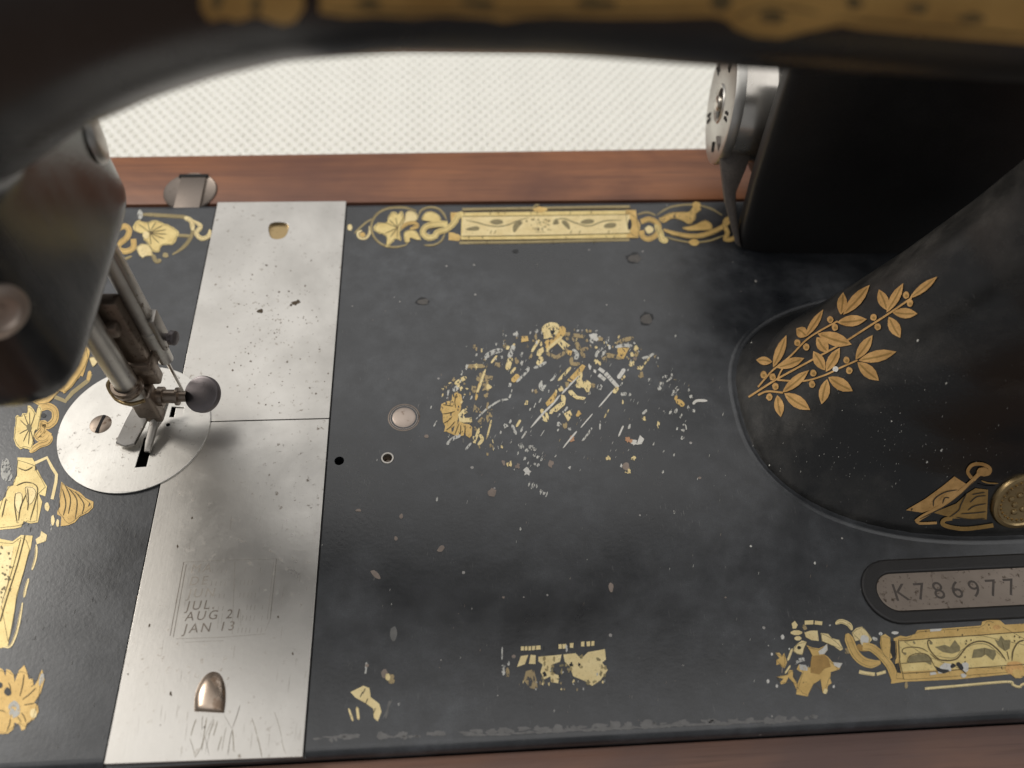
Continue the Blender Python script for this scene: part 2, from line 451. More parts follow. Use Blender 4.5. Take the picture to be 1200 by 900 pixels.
# threaded bush in one oil hole
bm = bmesh.new(); revolve(bm, (61.1, 76.2, 0), (0, 0, 1), [(-4, 1.1), (-.2, 1.15), (.18, 1.35), (.2, 1.75), (-.05, 1.95), (-.2, 1.95)], 32)
obj('oil_hole_bush', bm, M['steel'], bed)
bm = bmesh.new(); revolve(bm, (61.1, 76.2, -3.0), (0, 0, 1), [(0, 0), (.3, .9), (0.1, 1.2)], 20)
obj('oil_hole_bush', bm, M['rust'], bed)
# worn round screw head flush in bed
bm = bmesh.new(); revolve(bm, (65.5, 89.5, -.6), (0, 0, 1), [(0, 4.3), (.55, 4.25), (.62, 3.9), (.38, 3.75), (.55, 3.55), (.75, 2.8), (.95, 1.4), (1.0, 0)], 48)
tag(obj('round_stud', bm, [M['stud']], bed), 'round worn nickel stud')
bm = bmesh.new(); revolve(bm, (65.5, 89.5, 0), (0, 0, 1), [(-.3, 4.3), (.03, 4.32), (.05, 4.5), (.02, 4.62)], 48)
obj('stud_rim', bm, M['rust'], bed)

# ---- one iron casting: pillar, arm, head
secs = []
for (z, L_, F_, Rr, B, n_) in [(-2, 165, 45.6, 300, 132, 2.5), (.6, 165.2, 46.0, 300, 131.8, 2.5), (3, 167.3, 47.4, 298, 130, 2.5),
        (8, 171.2, 50.6, 294, 127, 2.5), (16, 177, 55.2, 289, 124, 2.5), (28, 184.5, 59.5, 282, 121, 2.5), (45, 194.0, 63, 276, 118, 2.5),
        (65, 204, 64, 272, 116, 2.5), (85, 211.0, 64, 270, 114, 2.5), (105, 213.0, 62.5, 270, 112, 2.5), (118, 209.0, 61, 272, 111, 2.5),
        (128, 196, 60, 276, 111, 2.4), (138, 178, 59.5, 278, 111, 2.4), (165, 178, 60, 276, 108, 2.4), (174, 185, 66, 272, 102, 2.4)]:
    secs.append([(p[0], p[1], z) for p in sup((L_+Rr)/2, (F_+B)/2, (Rr-L_)/2, (B-F_)/2, n_)])
bmP = loft(secs)
secs = []
for (x, cy, cz, ry, rz) in [(-20, 84, 140, 29, 38), (-2, 84, 140, 29, 38), (12, 84, 142.5, 28.4, 34.5), (24, 84, 146.2, 27.6, 29.8), (38, 84, 149.4, 26.8, 26.6), (48, 84, 151.2, 26.4, 24.8), (58, 84, 152.5, 26.1, 23.4), (75, 84, 153.3, 26, 22.5),
        (95, 84, 153.2, 26, 22.6), (118, 84, 152.4, 26.2, 23.8), (140, 84, 151.8, 26.4, 24.6), (170, 84, 151, 26.5, 25.4), (230, 84, 150, 27, 27), (300, 84, 150, 27, 27)]:
    secs.append([(x, p[0], p[1]-1.4) for p in sup(cy, cz, ry, rz, 2.2)])
bmA = loft(secs)
secs = []
for (z, x0_, x1_, y0_, y1_, n_) in [(65.0, -44, 5.0, 56, 115, 6), (65.8, -45, 6.6, 53.6, 117.4, 6), (68, -45.5, 7.2, 52.6, 118.0, 6), (90, -46, 7.0, 53, 117, 6),
        (110, -46, 6.8, 54.5, 112, 5), (128, -46, 10, 55.5, 112, 4), (145, -46, 12, 57, 111, 3.5), (165, -45, 12, 59, 109, 3), (176, -40, 6, 66, 102, 2.6)]:
    secs.append([(p[0], p[1], z) for p in sup((x0_+x1_)/2, (y0_+y1_)/2, (x1_-x0_)/2, (y1_-y0_)/2, n_)])
bmH = loft(secs)
bm = bmesh.new(); merge(bm, bmP); merge(bm, bmA); merge(bm, bmH)
cast = obj('casting', bm, M['arm'])
md = cast.modifiers.new('r', 'REMESH'); md.mode = 'VOXEL'; md.voxel_size = 1.5*MM
md = cast.modifiers.new('s', 'SMOOTH'); md.iterations = 6; md.factor = .5
dg = bpy.context.evaluated_depsgraph_get()
cme = bpy.data.meshes.new_from_object(cast.evaluated_get(dg)); bpy.data.objects.remove(cast)
cb = bmesh.new(); cb.from_mesh(cme); bpy.data.meshes.remove(cme)
bmesh.ops.scale(cb, vec=(1/MM,)*3, verts=cb.verts)
bvh = BVHTree.FromBMesh(cb)
def piece(name, test, mt_):
    t = cb.copy()
    bmesh.ops.delete(t, geom=[f for f in t.faces if not test(f.calc_center_median())], context='FACES')
    return obj(name, t, mt_, mach, True, 180)
isP = lambda c: c.x > 160 and c.z < 121
isH = lambda c: c.x < 9 and not isP(c)
pillar = piece('pillar', isP, M['pillar'])
head = piece('head', isH, M['head'])
arm = piece('arm', lambda c: not isP(c) and not isH(c), M['arm'])

def hit(px, py, off=0.0):
    d = ray(px, py); loc, nor, idx, dist = bvh.ray_cast(CAM, d)
    if loc is None: return None, None
    if nor.dot(d) > 0: nor = -nor
    return loc+nor*off, nor

# ------------------------------------------------------------------ decals: polygons traced in reference pixels, laid on the surface
class Decal:
    def __init__(s, surf='bed', lift=.05): s.bm = bmesh.new(); s.mats = []; s.surf = surf; s.T = (0, 0, 1.0); s.lift = lift; s.k = {}; s.worn = False; s.ol = 0
    def at(s, ox, oy, sc_): s.T = (ox, oy, sc_); return s
    def mi(s, m_):
        if m_ not in s.mats: s.mats.append(m_)
        return s.mats.index(m_)
    def put(s, pts, m_, layer):
        ox, oy, k = s.T
        s.k[layer] = s.k.get(layer, 0)+1
        off = s.lift+layer*.035+(s.k[layer] % 12)*.0022
        P2 = [Vector((ox+p[0]/k, oy+p[1]/k, 0)) for p in pts]
        tris = tessellate_polygon([P2]); vs = []
        if s.surf != 'bed':
            t = bmesh.new(); tv = [t.verts.new(p) for p in P2]
            for q in tris:
                try: t.faces.new([tv[a_] for a_ in q])
                except ValueError: pass
            for _ in range(7):
                lg = [e for e in t.edges if e.calc_length() > 9]
                if not lg: break
                bmesh.ops.subdivide_edges(t, edges=lg, cuts=1); bmesh.ops.triangulate(t, faces=t.faces)
            t.verts.index_update(); P2 = [v_.co.copy() for v_ in t.verts]; tris = [[v_.index for v_ in f.verts] for f in t.faces]; t.free()
        for p in P2:
            if s.surf == 'bed': c = un(p.x, p.y, off)
            else:
                c, _ = hit(p.x, p.y, off)
                if c is None: return
            vs.append(s.bm.verts.new(c))
        i_ = s.mi(m_)
        for t in tris:
            try:
                f = s.bm.faces.new([vs[q] for q in t]); f.material_index = i_
                f.normal_update()
                if f.normal.dot(CAM-f.calc_center_median()) < 0: f.normal_flip()
            except ValueError: pass
    def F(s, pts, m_='gold', layer=0, sm=3, jag=0.0):
        q = [(p.x, p.y) for p in spline([(a_, b_, 0) for a_, b_ in pts], sm, True)] if sm > 1 else list(pts)
        if jag: q = [(x+random.uniform(-jag, jag), y+random.uniform(-jag, jag)) for x, y in q]
        s.put(q, m_, layer)
        if s.ol and m_ in ('gold', 'yel', 'pale', 'dull', 'wgold') and len(q) > 7:
            cx_ = sum(p[0] for p in q)/len(q); cy_ = sum(p[1] for p in q)/len(q)
            e_ = [(cx_+(x-cx_)*.93, cy_+(y-cy_)*.93) for x, y in q][::2]
            s.S(e_+[e_[0]], s.ol*s.T[2], 'linework', layer+1, False, 2)
    def S(s, pts, w_, m_='gold', layer=0, taper=True, n_=5):
        q = spline([(a_, b_, 0) for a_, b_ in pts], n_)
        L_, R_ = [], []
        for i, p in enumerate(q):
            d = (q[min(i+1, len(q)-1)]-q[max(i-1, 0)])
            if d.length < 1e-6: continue
            d.normalize(); nn = Vector((-d.y, d.x, 0)); f_ = i/(len(q)-1)
            ww = w_/2*(min(1, .35+4*min(f_, 1-f_)) if taper else 1)
            L_.append(p+nn*ww); R_.append(p-nn*ww)
        # strip of quads keeps self-crossing scrolls clean
        ox, oy, k = s.T; s.k[layer] = s.k.get(layer, 0)+1
        off = s.lift+layer*.035+(s.k[layer] % 12)*.0022
        def c_(p):
            X, Y = ox+p.x/k, oy+p.y/k
            return un(X, Y, off) if s.surf == 'bed' else hit(X, Y, off)[0]
        A = [c_(p) for p in L_]; B = [c_(p) for p in R_]
        if any(v_ is None for v_ in A+B): return
        A = [s.bm.verts.new(v_) for v_ in A]; B = [s.bm.verts.new(v_) for v_ in B]
        i_ = s.mi(m_)
        for j in range(len(A)-1):
            f = s.bm.faces.new((A[j], A[j+1], B[j+1], B[j])); f.material_index = i_; f.normal_update()
            if f.normal.dot(CAM-f.calc_center_median()) < 0: f.normal_flip()
        if s.ol and m_ in ('gold', 'yel', 'pale', 'dull') and w_/s.T[2] > 2.3 and len(L_) > 4:
            e_ = [(a_.x*.8+c_b.x*.2, a_.y*.8+c_b.y*.2) for a_, c_b in zip(L_, R_)][1:-1:2]
            if len(e_) > 2: s.S(e_, s.ol*.9*s.T[2], 'linework', layer+1, True, 2)
            e_ = [(a_.x*.25+c_b.x*.75, a_.y*.25+c_b.y*.75) for a_, c_b in zip(L_, R_)][2:-2:2]
            if len(e_) > 2 and w_/s.T[2] > 4: s.S(e_, s.ol*.7*s.T[2], 'linework', layer+1, True, 2)
    def C(s, x, y, rx, ry=None, m_='gold', layer=0, jag=.12, tilt=0):
        if s.worn and m_ != 'wwhite': rx, ry, jag = rx*.85, (ry or rx)*.95, .42
        if m_ == 'wwhite' and s.worn: rx, ry = rx*.72, (ry or rx)*.9; tilt = tilt or .35; jag = .4
        ry = ry or rx; n_ = 11; q = []
        for k in range(n_):
            t = 2*math.pi*k/n_; r_ = 1+random.uniform(-jag, jag)
            a_, b_ = rx*r_*math.cos(t), ry*r_*math.sin(t)
            q.append((x+a_*math.cos(tilt)-b_*math.sin(tilt), y+a_*math.sin(tilt)+b_*math.cos(tilt)))
        s.put(q, m_, layer)
    def leaf(s, x0, y0, x1, y1, w_, m_='copper', layer=0, vein=None):
        dx, dy = x1-x0, y1-y0; L_ = math.hypot(dx, dy); nx, ny = -dy/L_, dx/L_
        prof = [(0, 0), (.12, .22), (.3, .42), (.5, .5), (.7, .42), (.86, .22), (1, 0)]
        q = [(x0+dx*t+nx*w_*h, y0+dy*t+ny*w_*h) for t, h in prof]+[(x0+dx*t-nx*w_*h, y0+dy*t-ny*w_*h) for t, h in prof[-2:0:-1]]
        s.put(q, m_, layer)
        if vein: s.S([(x0+dx*.1, y0+dy*.1), (x0+dx*.5+nx*w_*.06, y0+dy*.5+ny*w_*.06), (x0+dx*.88, y0+dy*.88)], w_*.15, vein, layer+1, True, 3)
    def done(s, name, parent, label=None):
        o = obj(name, s.bm, [M[x] for x in s.mats], parent, False)
        if label: o['label'] = label
        return o
# ================================================================== DECALS
# ---- border along the back edge
d = Decal().at(400, 220, 5); d.ol = .55
d.C(50, 232, 15, 20, 'pale'); d.S([(75, 268), (120, 225), (150, 200), (188, 180)], 11, 'dull')
d.S([(165, 225), (165, 265), (140, 295), (105, 290), (98, 265), (120, 250)], 17, 'pale'); d.C(125, 275, 17, 14, 'gold', 1)
d.S([(440, 135), (400, 122), (350, 115), (270, 121), (208, 155), (176, 215), (188, 282), (235, 330), (300, 348), (370, 338), (392, 318)], 14, 'dull')
d.F([(188, 238), (215, 205), (262, 205), (276, 168), (300, 140), (332, 152), (355, 138), (368, 190), (356, 232), (345, 262), (352, 310), (318, 300), (298, 322), (262, 350), (268, 300), (248, 275), (215, 265)], 'yel', 1, 3, 2)
d.F([(370, 190), (375, 150), (402, 133), (442, 150), (448, 185), (420, 202), (395, 215), (352, 248), (345, 222)], 'pale', 1)
d.S([(352, 238), (382, 212), (428, 206), (444, 226), (402, 240)], 22, 'gold', 2)
d.F([(368, 262), (400, 246), (440, 255), (467, 302), (440, 305), (402, 292), (402, 316), (376, 322), (366, 292)], 'yel', 1)
for a_ in (-2.6, -2.2, -1.7, -1.2, 2.6, 2.1, 1.6): d.S([(330, 235), (330+math.cos(a_)*45, 235+math.sin(a_)*32), (330+math.cos(a_)*85, 235+math.sin(a_)*62)], 4, 'linework', 3)
d.S([(450, 172), (470, 132), (520, 115), (570, 125), (600, 155), (616, 188)], 14, 'dull')
d.F([(470, 185), (490, 147), (530, 138), (572, 160), (584, 196), (542, 202), (498, 196)], 'yel', 1)
d.S([(622, 212), (560, 212), (500, 226), (477, 262), (508, 292), (548, 284), (562, 262), (612, 245), (655, 212), (682, 168), (712, 152)], 34, 'yel', 2, False)
d.S([(485, 336), (540, 336), (585, 312), (606, 270)], 13, 'dull')
d.S([(520, 250), (540, 236), (600, 230)], 5, 'linework', 3)
d.F([(640, 145), (722, 143), (722, 166), (690, 170), (686, 205), (642, 196)], 'gold', 0, 1)
d.F([(630, 262), (650, 262), (690, 275), (700, 290), (690, 312), (628, 306)], 'gold', 0, 1)
# panel
d.S([(708, 126), (1120, 120), (1690, 110)], 15, 'dull', 0, False); d.S([(692, 322), (1100, 318), (1688, 304)], 17, 'dull', 0, False)
d.F([(705, 146), (1726, 132), (1732, 292), (700, 306)], 'yel', 1, 1)
d.F([(712, 168), (1690, 156), (1692, 266), (708, 284)], 'pale', 2, 1)
for A in ([(708, 135), (1200, 131), (1700, 120)], [(712, 168), (1200, 163), (1690, 156)], [(708, 284), (1200, 279), (1692, 266)], [(700, 306), (1200, 302), (1732, 294)]): d.S(A, 4, 'linework', 3, False)
random.seed(5)
for _ in range(16): x = random.uniform(720, 1680); y = random.choice([150, 145, 296, 290, 318]); d.S([(x, y-9), (x-2, y), (x+1, y+9)], 4, 'linework', 4)
d.C(1165, 128, 40, 17, 'gold', 3); d.S([(1118, 128), (1135, 104), (1160, 100)], 9, 'dull', 3); d.C(1166, 112, 16, 8, 'lacquer', 0)
for A in ([(730, 240), (790, 225), (810, 238), (795, 250), (745, 250)], [(870, 200), (900, 185), (940, 190), (944, 210), (900, 216)], [(1005, 245), (1010, 215), (1040, 190), (1062, 205), (1040, 230), (1015, 262)],
          [(1250, 190), (1262, 180), (1275, 210), (1240, 215)], [(1400, 200), (1440, 184), (1480, 190), (1470, 208), (1420, 212)], [(1540, 220), (1570, 206), (1610, 210), (1600, 232), (1550, 236)], [(1290, 200), (1310, 190), (1335, 215), (1338, 245), (1315, 230)]):
    d.F(A, 'olive', 3)
d.S([(730, 190), (800, 205), (880, 225), (960, 222), (1030, 195), (1100, 175)], 7, 'olive', 3)
d.S([(1240, 195), (1300, 180), (1370, 205), (1450, 225), (1540, 195), (1640, 190)], 7, 'olive', 3)
for _ in range(46): d.C(random.gauss(1165, 42), random.uniform(182, 262), random.uniform(2.5, 5), None, random.choice(['olive', 'linework']), 4, .3)
for x in (880, 905, 1350, 1570, 1400): d.S([(x, 250), (x-8, 270)], 4, 'linework', 4)
# right-hand scroll
d.at(640, 220, 5)
d.F([(465, 130), (526, 130), (532, 180), (552, 215), (542, 292), (470, 292), (480, 250), (465, 235)], 'gold', 1, 1); d.C(490, 215, 12, 34, 'lacquer', 2)
d.S([(535, 158), (590, 145), (642, 162)], 13, 'dull'); d.S([(556, 200), (600, 184), (642, 200), (662, 235), (642, 278), (600, 300), (566, 284), (560, 250)], 30, 'gold', 1, False)
d.S([(640, 215), (668, 262), (680, 302), (714, 312)], 36, 'yel', 1); d.C(605, 245, 26, 24, 'pale', 2)
d.S([(650, 160), (700, 126), (760, 106), (860, 99), (960, 120), (1032, 162)], 11, 'dull')
d.S([(688, 244), (740, 266), (820, 281), (900, 281), (980, 256), (1040, 226), (1080, 196)], 27, 'gold', 1); d.S([(690, 286), (760, 306), (860, 321), (960, 310), (1040, 280)], 12, 'dull')
d.F([(660, 180), (720, 150), (790, 140), (838, 140), (868, 100), (902, 95), (908, 130), (880, 152), (870, 190), (840, 215), (800, 196), (740, 180), (690, 206)], 'wgold', 1, 3, 2)
d.F([(800, 232), (860, 220), (930, 190), (970, 215), (966, 246), (900, 251), (830, 252)], 'gold', 2)
d.S([(1100, 180), (1060, 184), (1045, 222), (1062, 262), (1050, 300), (1090, 300), (1120, 270)], 27, 'gold', 1); d.C(880, 100, 25, 19, 'gold', 2); d.C(865, 321, 30, 19, 'gold', 2)
d.S([(700, 262), (800, 292), (900, 296), (1000, 268)], 4, 'linework', 3)
d.done('back_border_decal', bed, 'gold border decal with a long vine panel along the back edge')
# ---- its left continuation beyond the slide plate
d = Decal().at(130, 230, 10); d.ol = .5
d.S([(70, 380), (160, 350), (215, 400), (180, 490), (95, 560), (95, 625), (180, 645), (262, 600), (262, 500)], 66, 'gold', 1, False)
d.S([(60, 690), (150, 735), (245, 700)], 34, 'dull')
d.F([(260, 380), (280, 310), (340, 280), (380, 300), (440, 300), (520, 280), (600, 310), (660, 330), (700, 350), (770, 390), (800, 440), (780, 480), (750, 540), (700, 570), (620, 570), (580, 600), (570, 650), (500, 650), (460, 600), (420, 540), (380, 500), (420, 440), (330, 430)], 'yel', 1, 3, 5)
for a_ in (-2.3, -1.7, -1.2, -.7, -.3, .1, .5, 1.0, 1.5): d.S([(455, 430), (455+math.cos(a_)*90, 430+math.sin(a_)*70), (455+math.cos(a_)*200, 430+math.sin(a_)*140)], 9, 'linework', 3)
d.C(410, 455, 38, 45, 'pale', 4)
d.F([(300, 600), (350, 560), (430, 560), (480, 620), (480, 700), (420, 700), (370, 722), (320, 672)], 'pale', 1, 3, 4)
d.S([(490, 680), (530, 760), (590, 745)], 50, 'dull', 1)
d.S([(330, 222), (400, 214), (600, 225), (760, 235), (880, 250), (950, 310), (955, 430), (900, 540), (820, 620), (720, 682)], 44, 'dull'); d.S([(780, 460), (860, 462), (945, 472)], 40, 'dull', 0)
d.S([(860, 250), (940, 290), (960, 400)], 55, 'pale', 1)
d.S([(950, 280), (1050, 350), (1000, 430), (1060, 495), (1145, 465), (1160, 390)], 52, 'pale', 1); d.C(340, 215, 32, 60, 'wwhite', 1); d.C(640, 690, 36, 30, 'dull', 1)
d.done('back_border_decal', bed, 'gold flower and scroll at the back edge left of the slide plate')

# ---- left side border round the needle plate
d = Decal().at(0, 440, 10); d.ol = .5
d.S([(470, 385), (560, 360), (640, 410), (640, 520), (560, 590), (500, 560), (500, 640), (440, 715), (510, 740), (575, 660)], 82, 'gold', 1, False)
d.F([(190, 470), (240, 480), (270, 440), (318, 440), (330, 348), (400, 400), (425, 450), (450, 350), (492, 400), (462, 540), (450, 632), (410, 650), (392, 760), (372, 860), (320, 862), (270, 850), (240, 862), (190, 820), (165, 740), (170, 640), (182, 560)], 'yel', 2, 3, 5)
for a_ in (-2.6, -2.1, -1.6, -1.1, 1.2, 1.7, 2.2, 2.8): d.S([(350, 620), (350+math.cos(a_)*70, 620+math.sin(a_)*90), (350+math.cos(a_)*130, 620+math.sin(a_)*190)], 10, 'linework', 3)
d.C(340, 610, 30, 45, 'olive', 4); d.C(510, 465, 30, 26, 'lacquer', 2)
d.S([(350, 900), (450, 820), (560, 780), (600, 700)], 70, 'gold', 1)
d.F([(360, 280), (450, 270), (640, 200), (700, 110), (750, 60), (760, -10), (950, -10), (880, 80), (800, 150), (760, 212), (700, 182), (640, 250), (560, 322), (440, 342)], 'gold', 1, 2, 4)
d.S([(640, 250), (765, 300), (850, 200), (1030, 60), (1062, -20)], 48, 'dull', 0, False, 1)
d.at(60, 380, 10)
d.F([(380, 165), (465, 240), (440, 380), (372, 612), (330, 600), (250, 720), (150, 812), (85, 720), (160, 570), (250, 420), (310, 280)], 'gold', 2, 1, 3)
d.S([(380, 205), (330, 370), (280, 525)], 9, 'linework', 4); d.S([(310, 290), (270, 420), (200, 560)], 6, 'linework', 4)
d.F([(450, 390), (565, 375), (540, 450), (490, 500), (460, 450)], 'pale', 1); d.S([(455, 545), (430, 660)], 42, 'gold', 1, True)
d.at(0, 530, 10)
d.F([(200, 60), (380, 60), (412, 130), (402, 220), (440, 198), (482, 280), (552, 400), (530, 510), (462, 490), (500, 582), (440, 820), (370, 832), (325, 830), (280, 810), (250, 872), (180, 892), (60, 895), (0, 905), (-60, 880), (-60, 560), (0, 580), (70, 520), (90, 400), (150, 390), (160, 320), (200, 280)], 'yel', 1, 1, 7)
d.F([(30, 90), (100, 90), (150, 300), (90, 340), (30, 310), (10, 230)], 'wwhite', 1)
d.F([(180, 480), (260, 480), (250, 640), (210, 720), (170, 600)], 'pale', 2); d.F([(300, 400), (420, 430), (400, 560), (330, 620), (300, 480)], 'pale', 2)
for A in ([(180, 480), (170, 620), (200, 830)], [(310, 480), (240, 640), (215, 800)], [(380, 360), (440, 450), (350, 800)], [(70, 540), (20, 760)], [(210, 180), (300, 210), (380, 170)], [(190, 390), (290, 350), (380, 360)], [(320, 420), (330, 560), (320, 680)]): d.S(A, 11, 'linework', 4)
d.S([(400, 130), (550, 62), (610, 180), (662, 262), (655, 350), (610, 550)], 36, 'pale', 0, False, 1)
d.F([(720, 345), (762, 380), (800, 400), (930, 470), (1010, 540), (1090, 580), (1098, 640), (1030, 700), (930, 750), (880, 822), (800, 852), (710, 872), (720, 750), (670, 732), (670, 680), (712, 640), (700, 520)], 'gold', 1, 1, 7)
for A in ([(760, 380), (825, 540), (800, 720)], [(800, 420), (900, 560), (880, 780)], [(880, 460), (980, 600), (960, 720)], [(730, 430), (770, 600), (740, 740)]): d.S(A, 13, 'linework', 3)
d.C(550, 640, 30, 52, 'pale', 1); d.C(618, 800, 22, 62, 'pale', 1); d.C(675, 830, 18, 48, 'pale', 1); d.C(598, 880, 10, 45, 'wwhite', 1)
d.at(0, 0, 1)
d.F([(-12, 632), (0, 631.5), (15, 634.5), (19, 631), (25, 627), (38.5, 628), (36, 642), (30, 660), (20, 700), (12, 742), (9, 758), (-12, 762)], 'yel', 1, 1, .3)
d.F([(-12, 640), (16, 640), (6, 700), (-12, 740)], 'pale', 2, 1)
d.S([(29, 627), (20, 662), (8, 700), (0, 728)], 1.1, 'linework', 4, False); d.S([(24, 632), (14, 668), (2, 706)], .6, 'linework', 4, False)
for _ in range(26): d.C(random.uniform(0, 12), random.uniform(640, 700), random.uniform(.7, 1.8), None, 'olive', 3, .4)
for A in ([(42.5, 638), (42, 652), (37.5, 668)], [(33.5, 678), (30, 690), (28, 700)], [(26.5, 706), (22, 730), (18, 745), (12, 757), (4, 758)]): d.S(A, 3, 'pale', 1)
d.F([(48, 622), (55, 627), (54, 634), (43, 638), (42, 632), (47, 628)], 'pale', 1, 1, .3)
d.at(0, 770, 10)
d.F([(-80, 120), (0, 120), (40, 150), (60, 230), (70, 140), (120, 150), (160, 200), (170, 290), (220, 150), (280, 92), (310, 170), (330, 262), (385, 252), (390, 342), (440, 270), (470, 180), (495, 150), (522, 260), (470, 420), (400, 532), (445, 570), (455, 640), (400, 722), (320, 772), (290, 850), (258, 862), (230, 800), (170, 770), (150, 850), (90, 900), (-60, 905)], 'gold', 1, 1, 6)
d.C(90, 405, 40, 50, 'lacquer', 2); d.C(0, 330, 30, 40, 'lacquer', 2); d.C(170, 610, 70, 105, 'wwhite', 2); d.C(485, 260, 26, 80, 'wwhite', 2, .1, .25); d.C(390, 660, 40, 55, 'pale', 2)
for a_, b_, c_, e_ in [(230, 460, 280, 200), (260, 500, 420, 360), (280, 560, 400, 540), (250, 650, 300, 760), (120, 720, 80, 860), (100, 300, 120, 400), (60, 640, -20, 620), (200, 700, 240, 760)]:
    d.S([(a_, b_), ((a_+c_)/2+9, (b_+e_)/2), (c_, e_)], 11, 'linework', 3)
d.done('side_border_decal', bed, 'gold scroll and flower border at the left of the bed')

# ---- remains at the front edge
d = Decal().at(380, 740, 3.3333)
d.F([(105, 235), (150, 210), (175, 225), (180, 255), (215, 285), (225, 310), (210, 355), (195, 340), (195, 305), (160, 280), (125, 255)], 'pale', 0, 1, 4)
for q in ((150, 235), (170, 262), (200, 300), (160, 222)): d.S([q, (q[0]-10, q[1]+22)], 3, 'lacquer', 2)
d.S([(128, 295), (134, 345)], 11, 'pale'); d.S([(95, 300), (112, 350)], 8, 'pale'); d.C(235, 165, 13, 18, 'tan'); d.C(262, 185, 16, 20, 'wdull'); d.C(248, 178, 10, 14, 'pale', 1); d.S([(165, 120), (160, 165)], 8, 'wwhite')
d.S([(255, 270), (240, 340)], 8, 'paledust'); d.S([(265, 265), (230, 340)], 5, 'paledust'); d.C(293, 285, 5, 5, 'wwhite'); d.C(270, 10, 15, 30, 'paledust')
d.done('front_decal_remnant', bed, 'small flaked remnant of gold near the slide plate')
d = Decal().at(380, 740, 3.3333)
d.S([(768, 66), (800, 66), (845, 62)], 16, 'pale', 0, False, 2)
for x, y in ((922, 59), (938, 58), (967, 55), (1010, 49), (1032, 48), (1050, 47)): d.F([(x-7, y-9), (x+6, y-10), (x+5, y+9), (x-7, y+9)], 'pale', 0, 1, 1)
for x in (782, 796, 810, 826, 858): d.S([(x, 55), (x-1, 76)], 3, 'lacquer', 2)
d.F([(765, 95), (795, 90), (785, 130), (755, 137)], 'pale', 0, 1, 3); d.F([(805, 90), (828, 92), (822, 130), (800, 128)], 'pale', 0, 1, 3)
d.F([(840, 95), (925, 88), (920, 120), (890, 125), (885, 160), (915, 170), (915, 200), (890, 195), (880, 175), (855, 190), (845, 160), (850, 125), (838, 118)], 'pale', 0, 1, 5)
d.F([(935, 85), (985, 80), (1000, 110), (1025, 85), (1100, 70), (1105, 105), (1085, 120), (1110, 150), (1075, 190), (1050, 215), (1015, 195), (975, 170), (955, 140), (935, 120)], 'pale', 0, 1, 5)
d.F([(785, 155), (820, 150), (830, 185), (835, 230), (805, 225), (780, 190)], 'wdull', 0, 1, 4)
random.seed(21)
for _ in range(34): x, y = random.uniform(850, 1100), random.uniform(85, 200); d.C(x, y, random.uniform(3, 8), random.uniform(3, 12), random.choice(['lacquer', 'dull', 'dull', 'olive']), 2, .4)
for _ in range(30): d.C(random.uniform(760, 1120), random.uniform(130, 235), random.uniform(1.5, 4), random.uniform(3, 8), random.choice(['wwhite', 'pale', 'wdull']), 0, .4)
d.C(700, 150, 9, 22, 'wwhite'); d.C(716, 160, 8, 20, 'wdull'); d.S([(695, 60), (694, 110)], 6, 'wwhite'); d.C(740, 98, 8, 7, 'tan'); d.C(720, 125, 5, 9, 'wwhite')
d.done('front_decal_remnant', bed, 'larger flaked remnant of gold at the middle of the front edge')

# ---- front right border
d = Decal().at(890, 720, 10); d.ol = .45
d.F([(380, 110), (415, 75), (450, 120), (432, 162), (390, 166)], 'pale', 0, 1, 4); d.S([(365, 215), (500, 213)], 56, 'pale', 0, True, 3); d.S([(410, 280), (492, 280)], 50, 'pale', 0, True, 3)
d.S([(530, 97), (632, 92)], 48, 'pale', 0, False, 2); d.S([(648, 95), (736, 105)], 44, 'pale', 0, False, 2); d.S([(510, 120), (545, 180)], 45, 'wdull', 0)
d.F([(530, 210), (590, 190), (682, 195), (695, 312), (610, 302), (550, 262)], 'pale', 0, 1, 7); d.F([(722, 222), (800, 232), (850, 280), (930, 300), (972, 400), (950, 422), (880, 372), (820, 342), (735, 312)], 'pale', 0, 1, 8)
d.F([(548, 365), (620, 390), (700, 400), (760, 372), (790, 338), (800, 420), (762, 470), (800, 500), (860, 560), (972, 570), (940, 642), (840, 672), (830, 750), (842, 800), (800, 832), (792, 930), (740, 920), (710, 760), (640, 820), (605, 870), (560, 960), (430, 940), (440, 880), (450, 800), (500, 690), (440, 640), (460, 590), (540, 610), (590, 620), (600, 540), (620, 480), (580, 420)], 'gold', 0, 1, 6)
d.F([(620, 480), (760, 475), (800, 520), (840, 620), (760, 640), (700, 700), (600, 680), (600, 560)], 'copper2', 1, 1, 8)
d.F([(690, 430), (740, 400), (795, 345), (798, 420), (755, 468), (700, 470)], 'white', 2, 1, 4); d.F([(860, 565), (970, 570), (940, 632), (880, 600)], 'white', 2, 1, 5); d.F([(470, 590), (585, 600), (560, 660), (470, 650)], 'wwhite', 1, 1, 5)
d.F([(440, 350), (500, 310), (552, 330), (522, 400), (502, 470), (442, 470), (400, 432), (400, 390)], 'pale', 0, 1, 6); d.C(465, 390, 25, 20, 'lacquer', 1)
d.F([(440, 520), (520, 500), (540, 540), (470, 560), (420, 590)], 'wwhite', 0, 1, 4)
d.F([(190, 450), (230, 445), (262, 490), (292, 450), (302, 480), (322, 560), (292, 622), (262, 622), (240, 580), (200, 590), (193, 540), (230, 510)], 'gold', 0, 1, 6)
d.S([(385, 400), (330, 545)], 28, 'pale'); d.S([(362, 598), (300, 692)], 22, 'pale'); d.S([(270, 620), (262, 690)], 14, 'tan')
d.F([(200, 730), (270, 712), (330, 700), (342, 650), (386, 650), (392, 730), (442, 820), (430, 882), (390, 800), (342, 740), (312, 800), (260, 822), (240, 790), (280, 760)], 'gold', 0, 1, 6)
